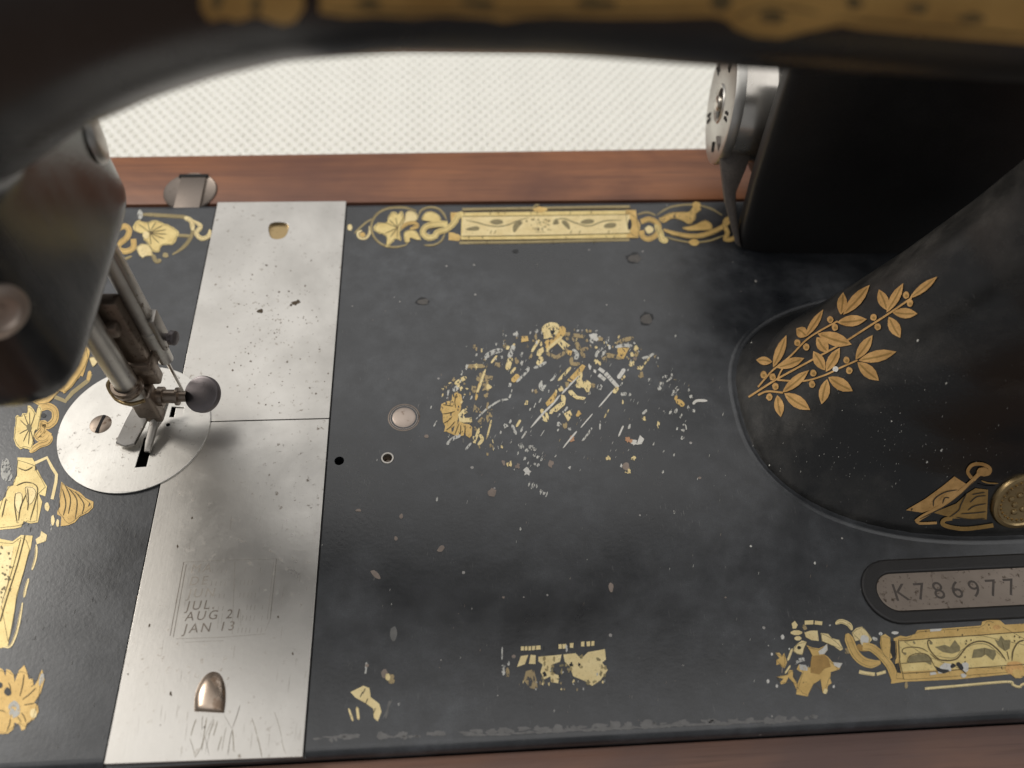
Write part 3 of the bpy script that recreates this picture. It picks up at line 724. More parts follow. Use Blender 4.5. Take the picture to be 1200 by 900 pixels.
for x, y, r_ in ((100, 785, 22), (205, 840, 19), (145, 465, 16), (270, 265, 26), (350, 405, 12), (870, 845, 16), (175, 290, 8), (105, 365, 8), (825, 125, 12)): d.C(x, y, r_*.8, r_*1.1, 'wwhite' if r_ < 15 else 'white')
d.C(775, 890, 25, 22, 'pale', 1); d.C(770, 912, 22, 20, 'pale', 1)
for _ in range(22): d.S([(random.uniform(600, 800),)*1+(random.uniform(500, 800),), (random.uniform(600, 800), random.uniform(560, 860))][:1]*1+[(random.uniform(560, 820), random.uniform(640, 880))], 4, 'linework', 3) if False else None
d.S([(890, 112), (945, 82), (1000, 92), (1055, 125), (1085, 185)], 52, 'pale', 1)
d.at(990, 720, 10)
d.S([(25, 225), (50, 290), (80, 370), (130, 470), (210, 545), (310, 578), (420, 560)], 105, 'gold', 1); d.S([(5, 400), (50, 460)], 60, 'wdull')
d.F([(85, 215), (130, 160), (200, 150), (252, 200), (302, 262), (314, 300), (262, 362), (200, 370), (170, 302), (118, 312)], 'pale', 1, 1, 8); d.C(230, 298, 52, 60, 'white', 2); d.C(350, 285, 38, 20, 'wwhite', 1, .2, .5)
d.S([(210, 375), (300, 385), (372, 430), (455, 510), (535, 615), (585, 745)], 92, 'gold', 2, False)
d.S([(160, 350), (190, 400), (300, 400)], 60, 'copper2', 1)
d.F([(425, 250), (470, 232), (532, 270), (542, 330), (532, 440), (562, 500), (522, 522), (470, 482), (430, 440), (412, 340)], 'gold', 2, 1, 6)
d.C(420, 227, 22, 20, 'white', 1); d.C(590, 216, 42, 18, 'white', 1); d.C(720, 830, 20, 40, 'wdull')
d.S([(168, 672), (250, 690), (352, 702)], 42, 'pale', 0, False, 3); d.S([(374, 702), (480, 672)], 36, 'pale', 0, False, 3)
d.at(0, 0, 1)
d.F([(1047, 748), (1055, 745), (1062, 746), (1072, 743), (1075, 738.5), (1110, 736), (1150, 733), (1151, 728.5), (1158, 726.5), (1172, 727), (1178, 732), (1260, 727), (1262, 785), (1205, 789), (1196, 795), (1190, 795), (1184, 790), (1120, 796), (1060, 799), (1044, 801), (1045, 792), (1048, 787), (1050, 770)], 'gold', 1, 1, .25)
d.F([(1053, 751), (1110, 747), (1150, 743.5), (1260, 736.5), (1260, 776), (1190, 780.5), (1120, 784), (1056, 787)], 'yel', 2, 1)
d.F([(1044, 751), (1049, 751), (1050, 768), (1045, 774), (1043, 770)], 'lacquer', 2, 1); d.F([(1047, 778), (1053.5, 777), (1056, 789), (1050, 788)], 'lacquer', 2, 1)
for A, w_ in (([(1053, 751), (1110, 747), (1178, 742), (1260, 736.5)], 1.0), ([(1053, 751), (1053.5, 764), (1055, 778)], .9), ([(1050, 751), (1050.5, 770), (1046, 775)], .8), ([(1055, 777.5), (1075, 776), (1092, 774.5)], .8),
        ([(1058, 789), (1110, 786), (1138, 783), (1178, 780), (1260, 775)], .9), ([(1055, 778), (1058, 790), (1059, 796)], .8)): d.S(A, w_, 'linework', 4, False)
d.S([(1084, 807), (1120, 804), (1180, 799), (1187, 802.5), (1195, 805), (1204, 800.5), (1260, 794)], 3, 'pale', 1, False)
d.at(990, 720, 10)
d.S([(715, 470), (690, 455), (672, 430), (700, 395), (800, 383), (900, 398), (975, 440)], 11, 'linework', 4); d.C(708, 460, 16, 16, 'olive', 4)
d.S([(725, 560), (760, 490), (860, 455), (960, 470), (1010, 530), (1060, 620)], 9, 'linework', 5)
d.F([(730, 562), (760, 492), (860, 462), (980, 472), (1022, 522), (1012, 595), (945, 560), (840, 565)], 'olive', 3, 1)
d.S([(1030, 335), (985, 300), (972, 340), (995, 410), (1050, 480), (1110, 525)], 13, 'linework', 4); d.C(1010, 335, 20, 18, 'olive', 4); d.S([(800, 315), (825, 345)], 20, 'olive', 4)
d.at(1090, 720, 10)
d.F([(55, 380), (110, 372), (170, 355), (230, 382), (290, 300), (352, 380), (352, 430), (260, 460), (150, 442)], 'olive', 3, 1)
d.F([(488, 512), (510, 412), (640, 390), (762, 422), (775, 470), (738, 540), (650, 470), (602, 502)], 'olive', 3, 1)
d.F([(755, 290), (800, 310), (830, 248), (872, 300), (942, 300), (932, 400), (880, 430), (800, 372)], 'olive', 3, 1)
d.S([(0, 460), (80, 520), (200, 541), (310, 520), (380, 440), (450, 360), (560, 316), (680, 330), (780, 400), (850, 480), (892, 545)], 17, 'linework', 4)
d.S([(60, 480), (200, 510), (300, 500), (370, 420), (440, 380), (540, 345), (660, 352), (760, 420), (870, 520)], 8, 'olive', 3)
d.S([(960, 545), (972, 430), (1030, 330), (1110, 300)], 18, 'linework', 4); d.S([(900, 430), (925, 530)], 10, 'linework', 4); d.S([(640, 395), (630, 480)], 7, 'linework', 5); d.S([(840, 310), (870, 420)], 6, 'linework', 5)
d.S([(1090, 590), (1200, 560)], 10, 'linework', 4)
d.C(985, 625, 108, 82, 'copper', 3, .1); d.C(1015, 690, 50, 55, 'gold', 4); d.C(760, 160, 95, 62, 'gold', 3, .1); d.C(780, 150, 45, 30, 'copper', 4)
for x, y in ((425, 310), (480, 300), (420, 345), (410, 500), (410, 560), (990, 258), (1048, 268), (990, 310), (378, 240), (325, 182), (690, 125)): d.C(x, y, 9, 12, 'linework', 4, .3)
d.F([(120, 605), (170, 570), (242, 580), (250, 660), (180, 690), (100, 690), (90, 660)], 'white', 5, 1, 4); d.F([(55, 605), (140, 640), (212, 650), (230, 672), (160, 692), (85, 662)], 'lacquer', 6, 1, 4)
d.C(268, 602, 30, 26, 'lacquer', 6, .3); d.C(410, 622, 46, 62, 'white', 5, .2); d.S([(310, 570), (350, 600), (378, 650)], 50, 'lacquer', 6); d.S([(365, 640), (430, 700)], 9, 'lacquer', 7); d.C(395, 715, 30, 24, 'white', 5, .3); d.F([(0, 680), (60, 670), (80, 700), (0, 715)], 'white', 5, 1, 3); d.F([(0, 175), (140, 168), (120, 192), (0, 200)], 'white', 5, 1, 3)
d.done('front_border_decal', bed, 'gold border with vine panel at the right of the front edge')

# ---- rubbed-off medallion in the middle of the bed
d = Decal().at(500, 370, 10); d.worn = True
W, G_, dG, pG = 'wwhite', 'wgold', 'wdull', 'wpale'
for q in [(1050, 215, 45, 33, W), (830, 570, 45, 33, dG), (910, 330, 20, 40, dG), (950, 370, 30, 22, pG), (1055, 525, 36, 32, dG), (470, 600, 22, 40, W), (580, 590, 18, 42, pG), (690, 830, 55, 58, dG), (735, 835, 34, 40, pG), (550, 860, 34, 48, dG),
          (410, 670, 20, 34, W), (560, 360, 18, 28, dG), (582, 390, 14, 24, dG), (585, 458, 13, 20, W), (980, 810, 24, 30, W), (893, 222, 8, 22, W), (930, 232, 10, 14, W), (1115, 455, 20, 28, W), (1115, 555, 20, 28, W), (320, 745, 26, 28, dG), (250, 890, 14, 26, W)]: d.C(*q[:4], q[4], 1, .25)
d.F([(1112, 238), (1182, 238), (1192, 292), (1110, 312)], G_, 1, 1, 4)
for A, w_, m_ in [([(680, 490), (770, 430), (890, 400)], 56, W), ([(690, 520), (700, 480)], 22, W), ([(825, 465), (790, 510), (755, 555)], 26, pG), ([(1020, 340), (1000, 410), (960, 490)], 52, W), ([(990, 490), (965, 560), (945, 635)], 62, pG), ([(1042, 605), (985, 680)], 30, pG),
        ([(450, 595), (560, 590), (692, 590)], 46, dG), ([(690, 625), (650, 740), (620, 830), (585, 900)], 28, pG), ([(330, 800), (400, 755), (465, 720)], 48, pG), ([(310, 882), (380, 822)], 52, W), ([(1075, 690), (1040, 730), (1000, 770)], 60, G_), ([(1195, 635), (1130, 700), (1050, 780)], 30, W)]: d.S(A, w_, m_, 1)
d.F([(575, 750), (620, 682), (688, 622), (692, 690), (772, 700), (770, 752), (702, 770), (640, 782)], dG, 0, 1, 8)
d.at(600, 370, 10)
d.S([(370, 225), (385, 145), (450, 108), (515, 118), (525, 165), (490, 215)], 62, pG, 1); d.C(420, 215, 62, 55, pG, 1, .25); d.C(480, 190, 22, 24, 'lacquer', 2)
d.S([(575, 125), (590, 180), (545, 250), (470, 320), (400, 380)], 82, G_, 2); d.S([(590, 240), (500, 320), (440, 370), (395, 430)], 34, pG, 3); d.S([(400, 290), (430, 330)], 60, G_, 1)
d.F([(530, 320), (580, 272), (682, 350), (602, 402)], pG, 1, 1, 3); d.S([(410, 430), (520, 488), (655, 400)], 46, dG, 0, False, 2); d.F([(650, 400), (712, 410), (690, 472), (650, 450)], G_, 1, 1, 3)
for A, w_, m_ in [([(710, 395), (762, 455), (740, 512)], 48, W), ([(350, 480), (325, 540), (300, 575)], 62, pG), ([(402, 540), (340, 580), (255, 612)], 34, W), ([(320, 280), (275, 350), (230, 425)], 34, pG), ([(615, 215), (690, 217)], 46, dG), ([(700, 225), (780, 235), (855, 243)], 46, dG),
        ([(752, 308), (790, 400)], 50, dG), ([(895, 380), (820, 410), (850, 492)], 46, dG), ([(1065, 378), (1000, 430), (985, 490)], 32, W), ([(1110, 468), (1210, 480)], 48, dG), ([(860, 590), (760, 720), (660, 830), (590, 900)], 17, 'white'), ([(690, 602), (620, 680), (540, 762)], 34, pG),
        ([(702, 485), (700, 560), (795, 562)], 44, dG), ([(520, 668), (490, 730), (448, 765)], 24, W), ([(240, 440), (200, 520)], 28, dG), ([(765, 250), (750, 300)], 12, pG), ([(350, 760), (330, 830), (370, 880)], 34, W), ([(400, 810), (365, 860)], 14, W)]: d.S(A, w_, m_, 1)
d.F([(290, 460), (300, 400), (362, 360), (372, 420), (322, 482)], pG, 1, 1, 6); d.F([(648, 752), (820, 568), (862, 590), (822, 660), (700, 782)], G_, 1, 1, 3)
for q in [(290, 185, 28, 30, W), (280, 250, 22, 40, dG), (215, 200, 14, 22, W), (960, 240, 58, 56, 'white'), (900, 180, 30, 18, dG), (940, 290, 50, 30, W), (990, 180, 14, 20, W), (1050, 270, 24, 24, dG), (1118, 290, 18, 44, W), (1145, 362, 18, 30, 'white'), (1072, 440, 28, 50, W), (1080, 500, 34, 30, dG), (990, 540, 34, 28, pG), (1030, 565, 16, 22, pG),
          (185, 630, 36, 40, W), (800, 700, 30, 60, pG), (795, 800, 60, 55, pG), (880, 825, 50, 58, pG), (950, 820, 36, 38, dG), (1040, 840, 24, 42, W), (1005, 830, 8, 30, W), (640, 800, 30, 38, dG), (575, 862, 28, 28, pG), (520, 885, 14, 22, pG), (430, 885, 10, 18, W), (280, 885, 22, 22, dG), (240, 880, 12, 22, dG), (655, 265, 24, 22, dG), (770, 175, 24, 18, W)]: d.C(*q[:4], q[4], 1, .25)
gr = 'white'
for q in [(910, 603, 24, 34), (970, 652, 22, 26)]: d.C(*q, gr, 1, .1)
d.S([(1018, 618), (1082, 662)], 40, gr, 1, False, 2); d.S([(1015, 690), (1092, 752)], 42, gr, 1, False, 2); d.S([(1090, 678), (1150, 735), (1205, 790)], 40, gr, 1, False, 3)
for x, y in ((1050, 720), (1120, 705), (1145, 730), (1170, 760)): d.S([(x-12, y+14), (x+14, y-12)], 5, 'lacquer', 3, False, 1)
d.at(700, 370, 10)
d.S([(95, 670), (150, 735), (185, 775), (245, 840)], 44, gr, 1, False, 3); d.S([(240, 835), (190, 905)], 50, pG, 1)
for A, w_, m_ in [([(225, 335), (300, 290), (425, 258)], 50, dG), ([(210, 372), (300, 348), (412, 352)], 38, W), ([(100, 450), (190, 475), (290, 500)], 46, dG), ([(520, 500), (600, 480), (665, 440)], 32, W), ([(620, 480), (550, 570), (505, 640)], 18, pG), ([(320, 620), (280, 680), (240, 735)], 48, 'white'), ([(332, 695), (285, 752)], 26, pG),
        ([(868, 672), (870, 720), (808, 775)], 22, W), ([(762, 775), (745, 820), (715, 870)], 46, W), ([(955, 825), (885, 900)], 30, W)]: d.S(A, w_, m_, 1)
d.F([(242, 375), (372, 380), (302, 512), (230, 470)], G_, 1, 1, 4)
for q in [(450, 380, 32, 34, pG), (410, 455, 28, 34, pG), (460, 450, 30, 30, dG), (410, 562, 38, 34, pG), (490, 610, 26, 26, pG), (515, 695, 32, 36, dG), (605, 755, 18, 26, W), (805, 710, 24, 26, W), (285, 800, 14, 26, W), (360, 635, 10, 18, W), (710, 498, 11, 22, W), (510, 385, 14, 18, dG), (915, 240, 10, 20, W), (1070, 870, 14, 16, W), (440, 500, 24, 22, 'tan'), (30, 270, 24, 32, dG), (120, 290, 20, 44, W)]: d.C(*q[:4], q[4], 1, .25)
d.at(700, 450, 8.571)
for A, w_, m_ in [([(160, 60), (90, 145), (15, 232)], 15, 'white'), ([(235, 102), (295, 100)], 36, W), ([(115, 255), (70, 340)], 14, pG), ([(502, 258), (452, 302)], 26, W), ([(262, 418), (240, 465), (213, 528)], 18, 'white'), ([(790, 165), (840, 190), (862, 225)], 50, G_), ([(822, 28), (790, 70), (745, 115)], 28, W),
        ([(960, 205), (1000, 168), (1105, 168)], 28, 'white'), ([(880, 405), (885, 460), (835, 462)], 22, W), ([(30, 370), (25, 460)], 16, W)]: d.S(A, w_, m_, 1)
for q in [(325, 110, 16, 20, W), (255, 182, 9, 24, pG), (470, 350, 24, 24, pG), (612, 408, 16, 34, pG), (322, 428, 16, 26, W), (305, 560, 32, 30, 'orange'), (370, 585, 34, 38, 'white'), (565, 602, 11, 22, W), (110, 745, 22, 24, pG), (360, 745, 30, 24, pG), (295, 825, 44, 36, 'tan'), (310, 882, 34, 26, pG), (240, 822, 14, 18, 'white'),
          (790, 138, 18, 28, G_), (940, 130, 26, 20, W), (915, 240, 20, 26, W), (970, 265, 20, 28, W), (735, 285, 18, 34, W), (790, 270, 24, 24, W), (840, 322, 14, 26, W), (800, 450, 14, 16, W), (855, 538, 20, 20, W), (660, 885, 14, 16, W), (770, 710, 11, 18, W), (665, 680, 10, 20, W), (920, 65, 10, 14, W), (870, 415, 16, 14, W)]: d.C(*q[:4], q[4], 1, .25)
d.F([(400, 585), (430, 515), (472, 550), (442, 602), (400, 612)], 'white', 1, 1, 4)
d.at(580, 440, 10)
for A, w_, m_ in [([(970, 15), (880, 110), (785, 215)], 22, 'white'), ([(762, 228), (680, 330), (560, 450), (420, 612)], 24, 'white'), ([(850, 365), (830, 400), (785, 445)], 24, W), ([(1145, 448), (1075, 530), (1005, 612)], 15, 'white'), ([(960, 650), (880, 745), (798, 852)], 17, 'white'), ([(1140, 608), (1080, 700), (1018, 772)], 24, W), ([(385, 295), (350, 345)], 22, pG),
        ([(200, 575), (250, 692)], 34, W), ([(300, 520), (250, 602)], 30, pG), ([(372, 650), (312, 740)], 20, W), ([(278, 800), (335, 855)], 42, W), ([(395, 828), (485, 872)], 44, W), ([(545, 265), (515, 320)], 16, W), ([(540, 70), (560, 150), (595, 110)], 34, W), ([(420, 380), (405, 412)], 14, W), ([(480, 320), (455, 380)], 10, W)]: d.S(A, w_, m_, 1)
d.F([(595, 322), (720, 170), (722, 222), (692, 312), (612, 362)], G_, 1, 1, 3); d.F([(850, 180), (900, 168), (962, 230), (1062, 262), (1040, 292), (960, 272), (880, 232)], pG, 1, 1, 7); d.F([(640, 422), (740, 320), (832, 290), (822, 350), (722, 432)], pG, 1, 1, 8); d.F([(812, 450), (882, 410), (902, 460), (860, 542), (830, 490)], pG, 1, 1, 6)
for q in [(770, 160, 28, 32, pG), (800, 260, 34, 40, pG), (600, 488, 48, 50, pG), (550, 415, 26, 28, pG), (820, 590, 34, 40, dG), (980, 450, 34, 38, G_), (900, 740, 36, 34, 'orange'), (125, 590, 34, 28, W), (310, 640, 18, 40, W), (370, 320, 14, 28, pG), (180, 540, 18, 26, W), (70, 660, 16, 34, W), (750, 570, 34, 26, W), (875, 630, 24, 26, W), (740, 640, 12, 24, W), (480, 190, 20, 24, dG), (440, 175, 10, 22, W), (750, 470, 16, 30, W), (660, 430, 26, 22, pG), (1110, 205, 14, 24, W)]: d.C(*q[:4], q[4], 1, .25)
d.at(500, 440, 10)
d.F([(300, 230), (345, 198), (402, 220), (415, 300), (400, 400), (370, 470), (372, 520), (430, 562), (500, 570), (532, 600), (530, 700), (505, 732), (460, 700), (445, 640), (430, 700), (370, 722), (310, 690), (240, 662), (202, 662), (220, 600), (185, 540), (190, 450), (158, 400), (170, 338), (230, 310), (290, 290)], G_, 1, 1, 6)
d.F([(380, 540), (368, 460), (430, 395), (482, 430), (430, 462), (452, 500), (522, 486), (532, 545), (430, 552)], pG, 2, 1, 5)
for A, w_, m_ in [([(400, 700), (310, 740), (235, 812)], 44, W), ([(575, 290), (600, 180), (625, 80)], 30, G_), ([(578, 512), (650, 440), (720, 380), (860, 292), (960, 270), (1002, 160)], 22, W), ([(760, 520), (735, 620), (708, 725)], 22, pG), ([(615, 620), (585, 710), (550, 792)], 36, pG), ([(620, 690), (652, 750), (600, 815)], 40, pG),
        ([(522, 788), (455, 872)], 26, W), ([(262, 175), (235, 275)], 14, W), ([(440, 240), (425, 270)], 10, W), ([(125, 525), (80, 600)], 16, W), ([(58, 355), (45, 390)], 14, W), ([(720, 310), (705, 400)], 24, dG)]: d.S(A, w_, m_, 1)
for A in ([(545, 432), (560, 340), (612, 380), (642, 432)], [(600, 542), (650, 480), (692, 522), (640, 582)], [(722, 400), (772, 390), (770, 480), (712, 552), (690, 500)], [(560, 600), (620, 610), (590, 650), (550, 640)]): d.F(A, dG, 0, 1, 6)
for q in [(555, 170, 28, 42, dG), (525, 262, 14, 28, W), (700, 235, 28, 36, dG), (510, 210, 12, 24, dG), (260, 700, 14, 30, W), (430, 765, 12, 26, 'paledust')]: d.C(*q[:4], q[4], 1, .25)
for A in ([(380, 560), (350, 640), (330, 690)], [(330, 540), (280, 600), (230, 640)], [(330, 420), (260, 440), (195, 450)], [(340, 380), (330, 300), (350, 220)], [(450, 580), (450, 680)], [(400, 580), (395, 690)], [(300, 480), (250, 530), (200, 560)], [(310, 360), (250, 350), (190, 340)]): d.S(A, 11, 'linework', 3)
d.at(560, 500, 10)
for q in [(580, 525, 48, 46, 'white'), (850, 440, 42, 44, 'tan'), (165, 770, 50, 46, 'tan'), (300, 420, 26, 32, 'tan'), (375, 435, 38, 36, pG), (465, 460, 30, 28, 'tan'), (665, 335, 24, 22, W), (705, 355, 22, 24, W), (750, 372, 18, 34, W), (670, 440, 20, 20, W), (708, 450, 20, 22, W), (505, 228, 32, 38, W), (640, 248, 46, 28, W), (575, 280, 26, 24, W), (550, 370, 20, 30, W), (470, 310, 12, 26, W),
          (600, 670, 14, 34, W), (637, 690, 14, 40, W), (690, 695, 16, 42, W), (662, 690, 8, 30, W), (735, 765, 26, 32, W), (775, 785, 20, 22, W), (806, 795, 12, 38, W), (1075, 480, 18, 28, W), (388, 175, 12, 24, W), (150, 225, 14, 26, dG), (175, 235, 10, 22, dG), (425, 510, 8, 18, W), (590, 425, 12, 22, W), (270, 60, 16, 30, W)]: d.C(*q[:4], q[4], 1, .25)
d.S([(1160, 60), (1080, 150), (1000, 250)], 15, 'white', 1); d.S([(600, 480), (625, 450)], 10, W, 1); d.S([(780, 40), (735, 110)], 8, W, 1); d.S([(920, 330), (900, 360)], 12, W, 1)
# fine slivers all over the rubbed area, and loose specks on the rest of the bed
d.at(0, 0, 1); random.seed(99)
for _ in range(170):
    t_, r_ = random.uniform(0, 2*math.pi), random.random()**.5
    x, y = 663+math.cos(t_)*r_*150, 468+math.sin(t_)*r_*88+ (math.cos(t_)*r_*10)
    l_ = random.uniform(1, 5.5); d.S([(x, y), (x+l_*.4, y-l_*.8)], random.uniform(.3, .8), random.choice([W, W, 'paledust', 'wdull']), 1, True, 2)
for _ in range(90):
    t_ = random.uniform(2.2, 6.0); r_ = random.uniform(.78, 1.02)
    x, y = 660+math.cos(t_)*r_*140, 468+math.sin(t_)*r_*82
    d.C(x, y, random.uniform(.6, 2.0), random.uniform(.8, 2.6), random.choice([W, dG, pG]), 1, .35, random.uniform(-.4, .4))
d.done('rubbed_medallion_decal', bed, 'large rubbed-off oval medallion in flecks of gold and white')

# ---- chips and specks in the lacquer of the bed
d = Decal(); random.seed(17)
for q in [(604, 294, 3.5, 2.4, 'lacquer'), (743, 302, 9, 6, 'tan0'), (757, 373, 8, 7.5, 'tan0'), (495, 353, 8, 4.5, 'tan0'), (500, 511, 2.6, 2.2, 'tan'), (577, 577, 5, 4.8, 'tan'), (440, 673, 7, 3.5, 'tan'), (464, 631, 2, 2.6, 'tan'), (517, 643, 5, 3.0, 'tan'), (716, 688, 3, 5.5, 'tan'), (470, 605, 2, 3, 'tan'), (512, 585, 1.2, 3, 'wwhite'), (420, 598, 3.5, 1.6, 'tan'),
          (664, 760, 1.4, 4.5, 'wwhite'), (740, 517, 3, 2.5, 'orange'), (430, 780, 2.4, 2.0, 'tan'), (820, 560, 2, 1.5, 'tan'), (790, 600, 1.4, 1.8, 'wwhite'), (850, 700, 1.3, 1, 'tan'), (880, 640, 1.5, 1.2, 'wwhite'), (955, 660, 1.2, 1.8, 'wwhite'), (1110, 661, .8, 1.4, 'wwhite'), (610, 620, 1.2, 2, 'wwhite'), (590, 700, 1.6, 1.2, 'tan'), (800, 780, 1.4, 1, 'wwhite'), (700, 790, 1, 1.6, 'wwhite')]:
    m_ = 'lacquer' if q[4] == 'tan0' else q[4]
    d.C(q[0], q[1], q[2], q[3], m_, 1, .2, -.6 if q[0] == 517 else (.7 if q[0] == 440 else 0))
    if q[4] == 'tan0': d.C(q[0]+.8, q[1]+.8, q[2]*.8, q[3]*.78, 'bedgrey', 2, .2)
for _ in range(260):
    x, y = random.uniform(370, 1190), random.uniform(250, 850)
    if random.random() > (.35 if y < 420 else 1): continue
    if x > 850 and y < 660: continue
    l_ = random.uniform(.8, 4.5); d.S([(x, y), (x+l_*.25, y-l_)], random.uniform(.4, 1.0), random.choice(['paledust', 'paledust', 'wwhite', 'tan']), 1, True, 2)
for _ in range(60):
    x, y = random.uniform(20, 190), random.uniform(600, 880)
    if x > 190-(y-580)*.2: continue
    l_ = random.uniform(1, 6); d.S([(x, y), (x+l_*.25, y-l_)], random.uniform(.4, 1.0), 'paledust', 1, True, 2)
for _ in range(750):   # dust grains, thickest in the middle
    x, y = random.gauss(690, 150), random.gauss(630, 65)
    if not 380 < x < 1000 or not 500 < y < 850 or (x > 860 and y < 640): continue
    l_ = random.uniform(.3, 1.1); d.S([(x, y), (x+l_*.3, y-l_)], random.uniform(.3, .7), random.choice(['paledust', 'paledust', 'bedgrey']), 1, True, 1)
# worn-through grey edge at the front
for _ in range(120):
    x = random.uniform(372, 960); y = 867-(x-372)*.042+random.uniform(-3.5, 1.5)
    d.C(x, y, random.uniform(1.5, 8), random.uniform(.8, 2.8), 'edgewear', 0, .4)
for x in range(560, 935, 7): d.C(x+random.uniform(-2, 2), 861.5-(x-560)*.048+random.uniform(-.6, .8), 6, random.uniform(.9, 2.0), 'edgewear', 1, .3)
for x, y in ((720, 849), (760, 848), (655, 853), (448, 862), (900, 845), (915, 843)): d.C(x, y, 6, 4.5, 'edgewear', 1, .35)
d.done('lacquer_chips', bed)['kind'] = 'stuff'

# ---- olive branch and emblem on the pillar
d = Decal('pillar', .18).at(860, 300, 4.5)
for A, w_ in (([(80, 745), (150, 700), (230, 650), (380, 568), (560, 470), (700, 382), (830, 298), (940, 222)], 10), ([(130, 692), (170, 645), (212, 600), (300, 530), (400, 432), (550, 345)], 9), ([(232, 655), (370, 660), (480, 630), (560, 592), (655, 550)], 9),
              ([(130, 735), (180, 715), (262, 722)], 10), ([(262, 590), (245, 620), (232, 652)], 8)): d.S(A, w_, 'copper', 1, False)
for q in [(210, 590, 280, 420, 50), (205, 560, 120, 550, 45), (230, 592, 375, 540, 52), (380, 430, 475, 285, 42), (388, 425, 333, 385, 62), (445, 412, 625, 468, 72), (440, 430, 500, 512, 62), (580, 312, 720, 155, 60), (568, 312, 580, 195, 54), (548, 352, 705, 335, 60), (930, 225, 1077, 110, 42), (808, 300, 897, 145, 50), (812, 288, 768, 178, 58), (840, 300, 972, 305, 56),
          (820, 322, 880, 432, 62), (482, 604, 422, 503, 58), (488, 612, 562, 485, 56), (500, 640, 630, 712, 66), (495, 650, 465, 782, 58), (645, 547, 735, 418, 56), (660, 552, 860, 505, 62), (655, 560, 768, 657, 66), (258, 722, 400, 603, 52), (268, 725, 405, 812, 66), (232, 735, 250, 850, 52)]: d.leaf(*q, 'copper', 2, 'copper2')
for x, y in ((160, 628), (208, 640), (222, 690), (190, 745), (338, 460), (385, 482), (512, 338), (537, 378), (740, 325), (762, 375), (912, 208), (932, 250), (422, 618), (416, 678), (597, 550), (612, 605)): d.C(x, y, 17, 19, 'copper', 3, .08); d.C(x+2, y+3, 8, 8, 'copper2', 4, .1)
d.C(540, 597, 15, 15, 'white', 4)
d.done('olive_branch_decal', pillar, 'gold olive branch with leaves and berries on the pillar')
d = Decal('pillar', .18).at(1040, 520, 7.5)
d.F([(160, 580), (300, 602), (420, 565), (500, 505), (620, 402), (692, 352), (585, 283), (480, 370), (330, 480)], 'copper', 1, 1)
d.F([(400, 600), (520, 632), (560, 652), (872, 662), (882, 400), (770, 385), (700, 430), (600, 520)], 'copper2', 1, 1, 3)
d.F([(440, 500), (520, 420), (620, 400), (560, 470), (450, 540)], 'copper', 2, 1)
d.S([(245, 682), (300, 640), (500, 520), (700, 362), (785, 275), (852, 232)], 36, 'copper', 3, False); d.S([(735, 296), (702, 240), (740, 182), (820, 172), (892, 205), (890, 252), (835, 268)], 30, 'copper', 3, False); d.C(835, 240, 55, 40, 'copper', 3, .05)
d.S([(250, 665), (275, 695), (430, 690)], 22, 'copper', 3, False, 2); d.S([(925, 712), (700, 742), (560, 730), (480, 700), (500, 662), (565, 652)], 36, 'copper2', 3, False)
for A in ([(400, 545), (410, 480), (500, 420), (610, 400)], [(480, 520), (500, 470), (540, 470)], [(280, 655), (500, 545), (640, 440), (760, 320)], [(690, 430), (640, 530), (620, 580), (540, 640)], [(860, 450), (780, 460), (720, 510)], [(860, 520), (760, 540), (700, 580)], [(600, 640), (720, 660), (850, 650)], [(205, 582), (215, 560)], [(850, 420), (790, 430), (740, 440)], [(860, 590), (780, 600), (640, 610)]): d.S(A, 10, 'ink', 5)
d.S([(820, 320), (880, 340), (970, 345)], 12, 'copper2', 2); d.S([(790, 350), (860, 372), (950, 372)], 14, 'lacquer', 2)
d.done('ribbon_emblem_decal', pillar, 'small gold ribbon emblem beside the brass badge')
d = Decal('pillar', .15); random.seed(41)
for x, y, r_ in ((1143, 542, 1.6), (1183, 603, .1), (1103, 527, 2), (1086, 541, 1.8), (895, 356, 1.6), (874, 389, 1.6), (1076, 399, 1.8), (1045, 493, 1.4), (902, 545, 1.2), (1109, 449, 1.6), (881, 402, 1.0)): d.C(x, y, r_*.6, r_*.9, 'wwhite', 1, .2, .5)
for _ in range(160):
    x, y = random.gauss(1030, 85), random.gauss(530, 38); l_ = random.uniform(.6, 2.4); d.S([(x, y), (x+l_*.3, y-l_)], random.uniform(.3, .7), random.choice(['paledust', 'wwhite']), 1, True, 2)
d.done('dust_specks', pillar)['kind'] = 'stuff'
# ---- gold band on the arm
d = Decal('arm', .2)
d.F([(375, -60), (375, 14), (405, 19), (440, 17), (480, 20), (520, 17), (570, 20), (590, 25), (615, 20), (650, 18), (700, 20), (740, 20), (780, 20), (835, 18), (850, 22), (862, 33), (885, 42), (915, 44), (945, 36), (985, 28), (1010, 33), (1060, 38), (1120, 43), (1180, 48), (1230, 52), (1230, -60)], 'armgold', 0, 1)
d.F([(232, -50), (236, 10), (246, 24), (262, 20), (280, 24), (300, 16), (318, 24), (332, 28), (346, 24), (356, 8), (352, -50)], 'armgold', 0, 1)
for q in [(300, 4, 7, 14), (255, -4, 6, 16), (845, -2, 12, 16), (905, 18, 18, 7), (1075, 8, 14, 7), (1000, 2, 10, 8), (1140, 20, 16, 6), (700, 2, 22, 6), (560, 2, 20, 6), (430, 3, 16, 6)]: d.C(q[0], q[1], q[2], q[3], 'linework', 1, .3)
for A in ([(380, 10), (600, 12), (830, 10)], [(980, 20), (1100, 30), (1220, 42)], [(860, 20), (900, 6), (960, 14)]): d.S(A, 3, 'linework', 1)
d.done('arm_band_decal', arm, 'broad worn gold band decal along the arm')
# ================================================================== plates
def unl(pts, z=0): return [tuple(un(p[0], p[1], z).xy) for p in pts]
PX0, PX1, SEAM = 0.0, 44.06, 89.6
